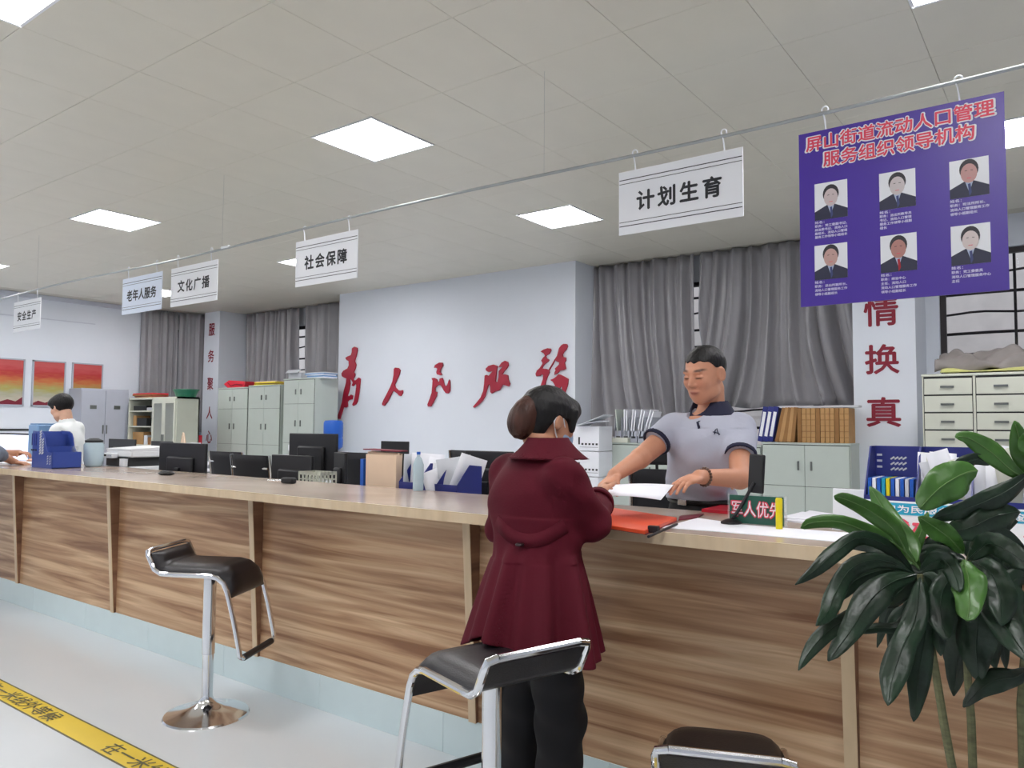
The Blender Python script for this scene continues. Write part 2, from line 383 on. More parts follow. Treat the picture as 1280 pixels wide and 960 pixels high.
# ceiling light panels
LN = {(0, 0): 'square ceiling light panel above the sign rail, middle of the picture', (-6, 0): 'square ceiling light panel at the left over the counter, left of the first one',
      (0, 4): 'square ceiling light panel just left of the family planning sign', (-6, 4): 'ceiling light panel half hidden behind the third hanging sign from the right',
      (-12, 4): 'small far ceiling light panel between the two adjoining hanging signs', (6, 4): 'ceiling light panel cut by the right edge beside the violet poster',
      (0, -4): 'ceiling light panel cut by the top left corner of the picture', (6, 0): 'ceiling light panel touching the top edge right of the middle'}
l0 = None
for (i, j) in sorted(lights):
    x = X0T+(i+.5)*PXT; y = Y0T+(j+.5)*PYT
    if x > XR or y > YB or x < XL: continue
    lab = LN.get((i, j), 'ceiling light panel outside the picture, %s row from front, %s column from left' % (('first', 'second', 'third', 'fourth')[j//4+2], ('first', 'second', 'middle', 'fourth', 'last')[i//6+2]))
    if l0 is None:
        l0 = thing('ceiling_light', lab, 'ceiling light', (x, y, ZC), group='square ceiling light panels')
        b = B(); s = .306
        for sx, sy, dx, dy in ((0, -1, s, .008), (0, 1, s, .008), (-1, 0, .008, s), (1, 0, .008, s)): b.box((sx*(s-.008), sy*(s-.008), .0), (2*dx, 2*dy, .014))
        b.build('frame', 'white', l0, smooth=0)
        B().box((0, 0, .003), (.596, .596, .004)).build('diffuser', 'light', l0, smooth=0)
    else: dup(l0, None, lab, (x, y, ZC))

# walls.  the window wall is at y = 8.5
def wall_x(name, x0, x1, y, z0, z1, holes, t=.24, m='wall'):
    b = B(); hs = sorted(holes); c = x0
    for (a, bb_, h0, h1) in hs:
        b.bb(c, a, y, y+t, z0, z1); b.bb(a, bb_, y, y+t, z0, h0); b.bb(a, bb_, y, y+t, h1, z1); c = bb_
    b.bb(c, x1, y, y+t, z0, z1); return struct(b.build(name, m, smooth=0))
WIN = [(-12.1, -9.35, 1.0, 3.1), (-4.7, -1.95, 1.0, 3.1), (-1.08, 1.9, 1.55, 3.1)]
wall_x('wall_back', XL-.2, XR, YB, 0, ZC+.1, WIN)
# left wall with one window near its far corner
b = B(); b.bb(XL-.24, XL, YF, 6.95, 0, ZC+.1).bb(XL-.24, XL, 6.95, 7.7, 0, 1.0).bb(XL-.24, XL, 6.95, 7.7, 3.1, ZC+.1).bb(XL-.24, XL, 7.7, YB, 0, ZC+.1)
struct(b.build('wall_left', 'wall', smooth=0))
struct(B().bb(XL-.24, XR+.2, YF-.24, YF, 0, ZC+.1).build('wall_front', 'wall', smooth=0))
struct(B().bb(XR, XR+.24, YF, YB+.2, 0, ZC+.1).build('wall_right', 'wall', smooth=0))
struct(B().bb(-9.2, -4.9, 7.9, YB, 0, ZC+.01).build('wall_middle', 'wall', smooth=0))
struct(B().bb(-12.83, -12.35, 7.85, YB, 0, ZC+.01).build('wall_pillar_left', 'wall', smooth=0))
struct(B().bb(-1.745, -1.2, 7.9, YB, 0, ZC+.01).build('wall_pillar_right', 'wall', smooth=0))
# thin dark trim strip and cable on the left wall
struct(B().bb(XL, XL+.012, -1, 6.3, 1.245, 1.275).build('trim_1', 'slot', smooth=0))
struct(B().bb(XL, XL+.015, -1, 6.1, 3.02, 3.035).build('trim_2', 'wall_b', smooth=0))
b = B()
b.bb(XL, XL+.05, YF, 6.85, 3.33, 3.4)
struct(b.build('trim_3', 'wall_b', smooth=0))

# windows with glazing and iron bars
def window(n, x0, x1, z0, z1, y):
    b = B(); t = .05
    for a, c, d, e in ((x0, x1, z0, z0+t), (x0, x1, z1-t, z1), (x0, x0+t, z0, z1), (x1-t, x1, z0, z1)): b.bb(a, c, y+.06, y+.12, d, e)
    nm = max(1, round((x1-x0)/1.3))
    for k in range(1, nm): xm = x0+(x1-x0)*k/nm; b.bb(xm-.04, xm+.04, y+.06, y+.12, z0, z1)
    w = struct(b.build('window_%d' % n, 'bars', smooth=0))
    for k in range(nm): a = x0+(x1-x0)*k/nm; B().bb(a+.05, x0+(x1-x0)*(k+1)/nm-.05, y+.085, y+.091, z0+t, z1-t).build('pane', 'glass', w, smooth=0)
    zz = z0+.18
    k = 0
    while zz < z1-.05:
        k += 1
        pts = [(x0+(x1-x0)*i/24, y+.16, zz+(.012*math.sin(i*1.1+k) if k % 2 else .004*math.sin(i*.5))) for i in range(25)]
        B().tube(pts, .012 if k % 2 else .016, 6).build('bar', 'bars', w); zz += .19 if k % 2 else .2
    for i in range(1, int((x1-x0)/.62)+1):
        xx = x0+i*.62
        if xx < x1-.05: B().bb(xx-.012, xx+.012, y+.145, y+.175, z0, z1).build('upright', 'bars', w, smooth=0)
for n, (a, c, d, e) in enumerate(WIN): window(n+1, a, c, d, e, YB)
w = struct(B().bb(XL-.14, XL-.1, 6.95, 7.7, 1.0, 1.05).bb(XL-.14, XL-.1, 6.95, 7.7, 3.05, 3.1).bb(XL-.14, XL-.1, 6.95, 7.0, 1, 3.1).bb(XL-.14, XL-.1, 7.65, 7.7, 1, 3.1).build('window_4', 'bars', smooth=0))
B().bb(XL-.125, XL-.12, 7.0, 7.65, 1.05, 3.05).build('pane', 'glass', w, smooth=0)
# neighbouring building seen through the windows
t = thing('neighbouring_wall', 'pale tiled wall of the next building seen through the barred windows', 'building', (0, 10.4, 0))
b = B(); b.bb(-15, 5, 0, .2, -.5, 4.6); b.build('wall_body', 'outside', t, smooth=0)
for k in range(8):
    B().bb(-14.5+k*2.5, -12.4+k*2.5, -.012, 0, .3, 1.5).build('wall_tile', 'outside', t, bev=.01)
    B().bb(-14.5+k*2.5, -12.4+k*2.5, -.012, 0, 1.54, 3.2).build('wall_tile', 'outside', t, bev=.01)

# ---------------------------------------------------------------- curtains
def curtain(label, A, Cc, ztop, bots, folds, amp=.055, sway=0.0, seed=0, group='grey satin curtains'):
    rr = random.Random(seed); ph = [rr.uniform(0, 6.28) for _ in range(6)]
    A = Vector(A); Cc = Vector(Cc); D = Cc-A; Ln = D.length; D.normalize(); Nn = Vector((D.y, -D.x, 0))
    nu = folds*9+1; nv = 22
    def fn(u, v):
        zb = bots[0]+(bots[1]-bots[0])*u
        z = ztop+(zb-ztop)*v
        w = u+.010*math.sin(v*3+ph[0]+u*8)+sway*v*v*math.sin(u*PI*1.2+ph[5])*.3
        a = w*folds*2*PI
        off = amp*(.75*math.sin(a+.7*math.sin(a*.31+ph[1]))+.45*math.sin(a*.47+ph[2]+v*1.3)+.34*math.sin(a*1.9+ph[3]+v*.6))*(.7+.5*v)
        p = A+D*(Ln*(u+.006*math.sin(a*2)+sway*v*v*.12*math.sin(u*PI)))+Nn*off
        return (p.x, p.y, z+(.015*math.sin(a*.5+ph[4]))*v)
    o = B().grid(nu, nv, fn).build('curtain', 'curtain', None, smooth=180, solid=.004)
    return tag(o, label, 'curtain', group)
def cp(x, y, Y): p = PY(x, y, Y); return (p.x, Y, 0)
YC = 8.36
curtain('left half of the grey curtain behind the officer, reaching the white wall', cp(738, 400, YC), cp(868, 400, YC), 3.39, (1.25, 1.25), 8, amp=.075, seed=1, sway=.5)
curtain('right half of the grey curtain behind the officer, beside the right pillar', cp(876, 400, YC), (-1.8, YC, 0), 3.39, (1.60, 1.60), 9, amp=.075, seed=2, sway=-.5)
curtain('grey curtain between left pillar and window gap, above the filing cabinets', (-12.3, 8.4, 0), cp(373, 420, YC), 3.39, (1.7, 1.7), 9, amp=.07, seed=3)
curtain('narrow grey curtain ending at the left edge of the lettered wall', cp(384, 420, YC), (-9.22, YC, 0), 3.39, (1.7, 1.7), 5, amp=.06, seed=4)
curtain('grey curtain in the far left corner, left of its bright slit', (XL+.1, 6.86, 0), (XL+.1, 7.5, 0), 3.39, (1.2, 1.2), 5, amp=.045, seed=5)
curtain('dark grey curtain strip between the bright slit and the left pillar', (XL+.1, 7.53, 0), (-12.9, 7.95, 0), 3.39, (1.2, 1.2), 3, amp=.035, seed=6)

# ---------------------------------------------------------------- red calligraphy on the wall
def P2(poly, ox, oy, sc): return [(ox+u/sc, oy+v/sc) for u, v in poly]
CH = {
 'wei': ('first brush character for, large red, at the left of the lettered wall', [P2([(300,118),(328,130),(330,160),(318,215),(300,275),(316,315),(308,355),(290,400),(305,410),(300,440),(285,470),(300,490),(320,480),(345,455),(362,465),(360,500),(355,560),(345,640),(328,720),(315,745),(285,762),(278,745),(295,710),(310,640),(322,545),(318,520),(300,530),(285,548),(272,540),(285,510),(275,490),(258,465),(248,480),(252,520),(240,590),(222,650),(240,660),(262,640),(280,650),(275,690),(235,700),(222,720),(225,770),(205,782),(180,775),(165,830),(140,905),(118,905),(112,885),(140,810),(165,720),(185,600),(210,510),(215,465),(190,455),(165,440),(160,410),(180,380),(225,355),(240,320),(238,275),(215,262),(202,240),(225,225),(262,210),(272,180),(275,135)], 410, 420, 8.727)]),
 'ren': ('second brush character, two crossing red strokes', [P2([(745,345),(780,350),(797,375),(785,425),(760,480),(738,530),(745,560),(775,590),(800,598),(825,592),(825,620),(805,655),(790,652),(765,625),(730,600),(715,605),(690,660),(655,720),(625,760),(605,755),(603,735),(620,695),(655,630),(690,560),(715,500),(728,430),(732,360)], 410, 420, 8.727)]),
 'min': ('third brush character, in the middle of the lettered wall', [P2([(290,255),(300,225),(345,200),(375,200),(380,230),(360,265),(350,300),(375,325),(360,335),(320,325),(315,300),(325,265),(310,255)], 510, 430, 8.533), P2([(265,365),(290,362),(315,375),(325,400),(345,400),(350,370),(375,362),(385,385),(395,430),(410,455),(430,440),(440,410),(450,380),(456,400),(458,500),(440,528),(415,525),(390,490),(365,445),(345,435),(320,445),(300,470),(300,510),(320,510),(310,560),(285,610),(255,665),(225,668),(220,645),(245,580),(265,520),(272,440),(275,390)], 510, 430, 8.533)]),
 'fu': ('fourth brush character, left of the woman\'s hair bun', [P2([(840,265),(870,235),(920,220),(965,235),(956,270),(950,330),(943,400),(965,410),(985,495),(940,505),(905,528),(890,515),(890,460),(880,430),(865,440),(850,490),(830,560),(800,610),(750,660),(715,680),(705,670),(735,635),(785,575),(815,500),(825,420),(830,340),(845,330),(870,342),(890,320),(915,290),(870,300),(845,285)], 510, 430, 8.533), P2([(985,235),(1010,200),(1045,180),(1075,195),(1080,230),(1060,265),(1035,290),(1015,325),(1050,325),(1075,335),(1080,380),(1097,425),(1085,455),(1060,445),(1020,435),(1005,460),(985,495),(965,410),(978,360),(980,290),(1025,240),(975,250)], 510, 430, 8.533)]),
 'wu': ('fifth brush character, above the woman\'s head at the wall edge', [P2([(445,235),(490,205),(550,185),(590,190),(598,220),(575,265),(530,290),(520,310),(530,335),(570,360),(550,390),(505,420),(480,450),(465,485),(490,495),(530,495),(560,515),(640,380),(690,300),(720,190),(750,145),(790,120),(835,122),(848,155),(830,200),(790,240),(770,280),(780,315),(822,325),(820,370),(800,400),(812,450),(822,490),(790,510),(730,520),(690,565),(650,582),(655,545),(670,520),(660,490),(720,430),(725,400),(680,380),(660,350),(640,400),(570,520),(575,550),(545,610),(520,680),(505,760),(480,830),(420,900),(380,940),(405,880),(440,760),(480,650),(485,590),(460,570),(430,600),(380,605),(370,570),(390,520),(430,485),(460,440),(475,410),(455,370),(480,330),(510,300),(495,265)], 640, 420, 12), P2([(590,660),(640,640),(680,610),(710,575),(740,580),(800,610),(858,645),(850,720),(830,790),(800,870),(760,930),(735,915),(760,850),(770,770),(745,755),(725,800),(670,880),(600,930),(590,915),(640,830),(660,740),(630,690)], 640, 420, 12)])}
for key, (lab, polys) in CH.items():
    b = B(); pts = []
    for pl in polys:
        w = [PY(x, y, 7.9) for x, y in pl]; q = [(p.x, p.z) for p in w]
        b.prism(q, lambda u, v, t_: (u, 7.895-.022*t_, v))
    o = b.build('wall_character', 'red', None, smooth=0); tag(o, lab, 'wall lettering', 'raised red brush characters on the white wall')

def col_char(ch, x, y, sz, Y, lab):
    p = PY(x, y, Y); w = sz[0]*p.y/957*1.0; 
    k = (FW.dot(p-CAMP))/FPX
    o = lettering('pillar_character', ch, 'redtxt', None, sz[0]*k*1.2, sz[1]*k, bold=.02, loc=(p.x, Y-.003, p.z)); tag(o, lab, 'wall lettering', 'dark red characters down the pillars')
for ch, x, y, lab in (('服', 265, 412, 'topmost dark red character on the left pillar'), ('务', 264, 445, 'second dark red character on the left pillar'), ('聚', 263, 480, 'middle dark red character on the left pillar, with dense strokes'),
                      ('人', 262, 516, 'two-stroke dark red character, fourth down the left pillar'), ('心', 261.5, 546, 'lowest dark red character on the left pillar')):
    col_char(ch, x, y, (10.5, 15), 7.85, lab)
for ch, x, y, lab in (('情', 1101, 389, 'dark red character on the right pillar, cut by the poster'), ('换', 1102.5, 449, 'dark red character in the middle of the right pillar'),
                      ('真', 1104.5, 515, 'third dark red character down the right pillar'), ('情', 1106, 583, 'lowest right pillar character, half hidden by the blue file rack')):
    col_char(ch, x, y, (32, 36), 7.9, lab)

# ---------------------------------------------------------------- pictures on the left wall
def picture_mat():
    m = bpy.data.materials.new('sunset_painting'); m.use_nodes = True; nt = m.node_tree; L = nt.links; N = nt.nodes.new
    b = nt.nodes['Principled BSDF']; b.inputs['Roughness'].default_value = .5
    tc = N('ShaderNodeTexCoord'); sp = N('ShaderNodeSeparateXYZ'); L.new(tc.outputs['Object'], sp.inputs[0])
    n = N('ShaderNodeTexNoise'); n.inputs['Scale'].default_value = 5; mp = N('ShaderNodeMapping'); mp.inputs['Scale'].default_value = (1, 1, 4); L.new(tc.outputs['Object'], mp.inputs[0]); L.new(mp.outputs[0], n.inputs[0])
    a = N('ShaderNodeMath'); a.operation = 'MULTIPLY_ADD'; a.inputs[1].default_value = .25; L.new(n.outputs[0], a.inputs[0]); 
    s = N('ShaderNodeMath'); s.operation = 'MULTIPLY'; s.inputs[1].default_value = 1.35; L.new(sp.outputs[2], s.inputs[0]); L.new(s.outputs[0], a.inputs[2])
    r = N('ShaderNodeValToRGB'); L.new(a.outputs[0], r.inputs[0]); L.new(r.outputs[0], b.inputs['Base Color'])
    els = [(0.1, (150, 50, 70)), (.2, (200, 190, 175)), (.36, (172, 170, 150)), (.50, (168, 160, 92)), (.66, (194, 112, 62)), (.82, (180, 48, 50)), (1.0, (196, 84, 84))]
    e = r.color_ramp.elements; e[0].position = els[0][0]; e[0].color = rgb(*els[0][1]); e[1].position = 1; e[1].color = rgb(*els[-1][1])
    for p, c in els[1:-1]: k = e.new(p); k.color = rgb(*c)
    return m
MT['paint'] = picture_mat()
for k, (y0, y1, lab) in enumerate(((4.5, 5.06, 'red and gold sunset painting cut by the left edge, above the woman in white'), (5.17, 5.66, 'middle one of three red and gold sunset paintings on the left wall'), (5.76, 6.25, 'right one of three sunset paintings, partly behind the grey cupboard'))):
    t = thing('framed_painting', lab, 'painting', (XL, y0, 1.63), group='three sunset paintings on the left wall')
    w, h = y1-y0, .73
    b = B(); b.bb(0, .03, 0, w, 0, .02).bb(0, .03, 0, w, h-.02, h).bb(0, .03, 0, .02, 0, h).bb(0, .03, w-.02, w, 0, h); b.build('frame', 'cab2', t, smooth=0)
    B().bb(0.001, .018, .02, w-.02, .02, h-.02).build('canvas', 'paint', t, smooth=0)
    B().prism([(.02, .02), (w-.02, .02), (w-.02, .14), (w*.8, .07), (w*.6, .10), (w*.4, .06), (w*.2, .09), (.02, .05)], lambda u, v, t_: (.0182+.001*t_, u, v)).build('painted_hills', 'maroon', t, smooth=0)

# ================================================================= COUNTER
CX0, CX1 = -8.6, 1.9
t = thing('service_counter', 'long wood-grain service counter with pale edged ribs and white tiled base', 'counter', (0, 0, 0))
o = B().bb(CX0, CX1, 2.30, 2.97, 1.004, 1.04).build('countertop', 'oak_top', t, smooth=0, bev=.003)
B().bb(CX0, CX1, 2.292, 2.30, 1.0, 1.041).build('edge_band', 'oak_edge', t, smooth=0)
FINS = [-7.95, -6.48, -5.02, -3.50, -2.03, -.57, .9]
ed = [CX0]+FINS+[CX1]
for k in range(len(ed)-1):
    a, c = ed[k]+.005, ed[k+1]-.005
    o = B().bb(-(c-a)/2, (c-a)/2, 0, .03, .165, 1.004).build('front_panel', 'oak', t, smooth=0); o.location = ((a+c)/2, 2.5, 0)
for x in FINS:
    q = [(2.432, 1.004), (2.5, 1.004), (2.5, .165), (2.486, .165)]
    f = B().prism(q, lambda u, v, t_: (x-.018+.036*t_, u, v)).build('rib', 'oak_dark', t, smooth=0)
    q2 = [(2.428, 1.004), (2.432, 1.004), (2.486, .165), (2.482, .165)]
    B().prism(q2, lambda u, v, t_: (x-.019+.038*t_, u, v)).build('rib_edge', 'oak_edge', f, smooth=0)
n = 0
x = CX0
while x < CX1-.1:
    B().bb(x+.001, min(x+.8, CX1)-.001, 2.497, 2.52, 0.0, .165).build('base_tile', 'kick', t, smooth=0, bev=.001); x += .8
B().bb(CX0, CX1, 2.53, 2.56, 0.0, 1.004).build('back_board', 'oak', t, smooth=0)
for x in (CX0+.02, -5.6, -2.7, -.1, CX1-.02): B().bb(x-.012, x+.012, 2.56, 2.93, 0, 1.004).build('divider', 'oak', t, smooth=0)

# work desks behind the counter
def desk(x0, x1, y0, y1, lab, z=.74):
    t = thing('desk', lab, 'desk', ((x0+x1)/2, (y0+y1)/2, 0)); w, d = (x1-x0)/2, (y1-y0)/2
    B().bb(-w, w, -d, d, z-.028, z).build('desktop', 'desk', t, bev=.003)
    for sx in (-1, 1): B().bb(sx*(w-.02)-.012, sx*(w-.02)+.012, -d+.02, d-.02, 0, z-.028).build('side_panel', 'desk', t, smooth=0)
    B().bb(-w+.04, w-.04, d-.04, d-.025, .3, z-.028).build('modesty_panel', 'desk', t, smooth=0)
desk(-8.55, -7.3, 2.99, 3.62, 'low pale desk left of the woman in white')
desk(-6.4, -5.7, 2.99, 3.62, 'short low desk right of the woman in white')
desk(-5.65, -3.05, 2.99, 3.62, 'low pale desk behind the counter carrying the big black monitors')
desk(-3.0, -1.95, 2.99, 3.62, 'low pale desk behind the counter with blue file basket on it')
desk(-11.7, -9.25, 5.0, 5.65, 'pale desk of the second row behind the printer')
desk(-9.2, -6.9, 5.0, 5.65, 'pale desk of the second row before the filing cabinets')
desk(-6.5, -4.0, 5.0, 5.65, 'pale desk of the second row near the lettered wall')

# floor tape
t = thing('floor_tape', 'yellow queue line tape with dark borders and printed characters on the floor', 'floor tape', (0, 0, 0))
B().bb(-7.8, 1.5, 1.612, 1.738, 0, .0012).build('strip', 'tape', t, smooth=0)
for y in (1.609, 1.733): B().bb(-7.8, 1.5, y, y+.008, 0, .0016).build('border', 'tapeb', t, smooth=0)
Rf = Matrix.Rotation(-PI/2, 3, 'X')
for x in (-6.75, -5.55, -4.25, -2.98, -1.7, -.4): lettering('printed_text', '在一米线外等候', 'tapeb', t, .78, .085, loc=(x, 1.672, .0022), R=Rf, bold=.01)

# ================================================================= HANGING SIGNS
t = thing('sign_rail', 'long thin galvanised rail under the ceiling that the signs hang from', 'rail', (0, 3.53, 2.8))
pts = [(x, 0, .012*math.sin(x*1.3)) for x in np.linspace(-13.2, 1.0, 60)]
B().tube(pts, .009, 8).build('rod', 'steelrod', t)
for x in (-12.2, -9.0, -5.55, -2.4, .4): B().tube([(x, 0, .0), (x, 0, .599)], .0007, 5).build('hanger_wire', 'steelrod', t)
o = B().tube([(-5.55, 0, 0), (-5.45, 0, 0)], .013, 8).build('joint_sleeve', 'white', t)
def hook(x, z1, parent, mat_='white'):
    pts = [(x+.002+.018*math.cos(a), 0, .012*math.sin(a)+.0) for a in np.linspace(-2.6, 2.4, 12)]
    pts = [(x, .0, .012+.012*math.sin(a)) for a in ()]+[(x+.014*math.cos(a), .0, .092+.014*math.sin(a)) for a in np.linspace(-.6, PI+.5, 12)]
    pts += [(x-.004, 0, .06), (x, 0, .03), (x+.003, 0, z1)]
    B().tube(pts, .0035, 6).build('hook', mat_, parent)
def hsign(x0, x1, txt, lab, z0=2.38, z1=2.715, bluish=False):
    w, h = x1-x0, z1-z0; t = thing('hanging_sign', lab, 'hanging sign', ((x0+x1)/2, 3.53, z1), group='white service signs on the rail')
    B().bb(-w/2, w/2, -.003, .003, -h, 0).build('board', 'sign_blue' if bluish else 'white', t, smooth=0)
    for s in (-1, 1): hook(s*w*.36, -.004, t)
    for zz, th in ((-.045, .004), (-.066, .0028), (-h+.045, .004), (-h+.066, .0028)): B().bb(-w/2+.004, w/2-.004, -.0042, -.003, zz-th/2, zz+th/2).build('printed_line', 'ink', t, smooth=0)
    lettering('lettering', txt, 'ink', t, w*(.68 if len(txt) == 4 else .74), h*.30, bold=.03, loc=(0, -.0035, -h/2), spacing=1.25 if len(txt) == 4 else 1.0)
MT['sign_blue'] = mat('bluish_white_board', rgb(220, 230, 246), .4)
hsign(-1.92, -1.255, '计划生育', 'white family planning sign, nearest and rightmost of the white signs')
hsign(-4.6, -3.935, '社会保障', 'white social security sign hanging left of the middle light')
hsign(-6.3, -5.6, '文化广播', 'white culture and broadcasting sign, right one of the adjoining pair')
hsign(-7.14, -6.45, '老年人服务', 'bluish white elderly services sign, left one of the adjoining pair', bluish=True)
hsign(-9.57, -8.885, '安全生产', 'white work safety sign, farthest left on the rail')
# violet poster
w, h = .79, .79
t = thing('hanging_poster', 'large violet poster board with six portraits hanging at the right', 'poster', (-.6, 3.53, 2.712))
B().bb(-w/2, w/2, -.004, .004, -h, 0).build('board', 'purple', t, smooth=0)
for s in (-.28, .24): hook(s, -.004, t)
def ptxt(s, wd, hh, x, z, bold):
    lettering('title_outline', s, 'white', t, wd*1.012, hh*1.05, bold=bold+.045, loc=(x, -.005, z)); lettering('title', s, 'pink', t, wd, hh, bold=bold, loc=(x, -.0062, z))
ta, tb = PY(1008.4, 180, 3.53), PY(1242.8, 136, 3.53); tc_, td = PY(1030, 200, 3.53), PY(1218, 164, 3.53)
ptxt('屏山街道流动人口管理', tb.x-ta.x, .066, (ta.x+tb.x)/2+.6, (ta.z+tb.z)/2-2.712, .022)
ptxt('服务组织领导机构', td.x-tc_.x, .066, (tc_.x+td.x)/2+.6, (tc_.z+td.z)/2-2.712, .022)
SK = [(206, 190, 190), (206, 196, 196), (196, 150, 145), (196, 158, 150), (180, 128, 120), (214, 200, 196)]
for k in range(6): MT['pf%d' % k] = mat('printed_face_tone', rgb(*SK[k]), .5)
MT['suit'] = mat('printed_dark_suit', rgb(40, 42, 66), .5); MT['shirtp'] = mat('printed_pale_shirt', rgb(176, 190, 214), .5); MT['hairp'] = mat('printed_hair', rgb(44, 40, 46), .5); MT['tiep'] = mat('printed_blue_tie', rgb(60, 70, 120), .5); MT['redtie'] = mat('printed_red_tie', rgb(170, 26, 40), .5)
cxs = (-.275, -.055, .19)
k = 0
LINES = {0: ['姓名：', '职务：党工委副书记、', '综治委书记、流动人口', '副组长、流动人口管理', '服务工作领导小组组长'], 1: ['姓名：', '职务：派出所教导员', '书记、流动人口管理', '服务工作领导小组副', '组长'], 2: ['姓名：', '职务：司法所所长、', '流动人口管理服务工作', '领导小组副组长'],
         3: ['姓名：', '职务：派出所副所长、', '流动人口管理服务工作', '领导小组副组长'], 4: ['姓名：', '职务：综治中心', '主任、流动人口', '流动人口管理服务工作', '领导小组副组长'], 5: ['姓名：', '职务：党工委委员', '流动人口管理服务中心', '主任']}
PB = [(1018.4, 1059.4, 231, 276.6), (1099, 1144.4, 218, 264), (1186.6, 1236, 203, 250), (1018.4, 1059.4, 308, 351), (1100.6, 1146, 296, 342), (1188.4, 1238, 284, 333)]
for row in (0, 1):
    for c in range(3):
        pa_, pb_, pc_ = PY(PB[k][0], PB[k][2], 3.53), PY(PB[k][1], PB[k][2], 3.53), PY(PB[k][0], PB[k][3], 3.53)
        pw, ph, x = pb_.x-pa_.x, pa_.z-pc_.z, (pa_.x+pb_.x)/2+.6
        zz = pa_.z-2.712
        b = B(); y = -.0045
        def pl(poly, d, mi): b.prism([(max(-pw/2, min(pw/2, u_*1.18)), max(0, min(ph, v_*1.16-.006 if mi else v_))) if mi else (u_, v_) for u_, v_ in poly], lambda u, v, t_: (x+u, y-d-.0003*t_, zz-ph+v), mi)
        el = lambda cx, cz, rx, rz, n=20: [(cx+rx*math.cos(a*2*PI/n), cz+rz*math.sin(a*2*PI/n)) for a in range(n)]
        pl([(-pw/2, 0), (pw/2, 0), (pw/2, ph), (-pw/2, ph)], 0, 0)
        pl([(-pw/2, 0), (pw/2, 0), (pw/2, .038), (.035, .05), (.015, .06), (-.015, .06), (-.035, .05), (-pw/2, .038)], .0005, 1)
        pl([(-.012, .06), (0, .02), (.012, .06), (.016, .066), (-.016, .066)], .001, 2)
        pl([(-.004, .05), (0, .006), (.007, .02), (.004, .052)], .0014, 5)
        pl(el(0, .102, .0285, .036), .001, 3); pl(el(0, .088, .0245, .034), .0016, 4)
        pl([(-.012, .096), (-.005, .097), (-.005, .099), (-.012, .098)], .002, 3); pl([(.005, .097), (.012, .096), (.012, .098), (.005, .099)], .002, 3); pl([(-.007, .07), (.007, .07), (.006, .072), (-.006, .072)], .002, 6)
        b.build('portrait_photo', ['white', 'suit', 'shirtp', 'hairp', 'pf%d' % k, 'redtie' if k == 4 else 'tiep', 'pink'], t, smooth=0)
        for q, ln in enumerate(LINES[k]):
            wd = .0135*len(ln); lettering('caption', ln, 'wink', t, wd, .0118, bold=.03, loc=(x-pw/2+wd/2, -.005, zz-ph-.010-q*(.0165 if len(LINES[k]) > 4 and row == 0 else .0178)))
        k += 1
# ================================================================= STORAGE ALONG THE WINDOWS
def cabinet(lab, x0, x1, y0, y1, z1, rows, m='cab', cols=1, hpos='mid', group='steel cabinets by the windows', top=False, face='y', gap=.004, z0=0.06):
    """steel cabinet: body, doors each with a handle; rows = list of door split heights"""
    t = thing('steel_cabinet', lab, 'cabinet', ((x0+x1)/2, y0, 0), group=group); w = x1-x0; d = y1-y0
    b = B(); b.bb(-w/2, w/2, .02, d, 0.0, z1-.018).bb(-w/2-.004, w/2+.004, -.002, d, z1-.018, z1); b.build('body', m, t, bev=.003)
    B().bb(-w/2+.01, w/2-.01, .012, .021, z0-.02, z1-.02).build('door_gap', 'slot', t, smooth=0)
    zs = [z0]+rows+[z1-.024]
    for i in range(len(zs)-1):
        for c in range(cols):
            a = -w/2+.008+(w-.016)*c/cols; e = -w/2+.008+(w-.016)*(c+1)/cols
            dd = B().bb(a+gap/2, e-gap/2, 0, .016, zs[i]+gap/2, zs[i+1]-gap/2).build('door', m, t, bev=.002)
            if cols == 1: hx = .04; 
            else: hx = (e-.06) if c == 0 else (a+.06)
            hz = (zs[i]+zs[i+1])/2
            hh = min(.09, (zs[i+1]-zs[i])*.22)
            for q in ((-.03, .03) if cols == 1 else (0,)):
                B().bb(hx-.008+q, hx+.008+q, -.012, 0, hz-hh/2, hz+hh/2).build('handle', 'handle', dd, smooth=0)
    return t
def X(x, Y): return PY(x, 500, Y).x
# three tall filing cabinets left
YF1 = 7.35
cabinet('leftmost of three tall pale filing cabinets, red bag on top', X(272, YF1), X(309.5, YF1), YF1, 7.8, 1.97, [.55, 1.05, 1.62], cols=2, group='tall pale filing cabinets')
cabinet('middle one of three tall pale filing cabinets', X(310.5, YF1), X(350, YF1), YF1, 7.8, 1.99, [.55, 1.05, 1.62], cols=2, group='tall pale filing cabinets')
cabinet('rightmost and tallest of three pale filing cabinets, blue papers on top', X(354, 7.25), X(392.5, 7.25), 7.25, 7.7, 2.06, [.6, 1.1, 1.68], cols=2, group='tall pale filing cabinets')
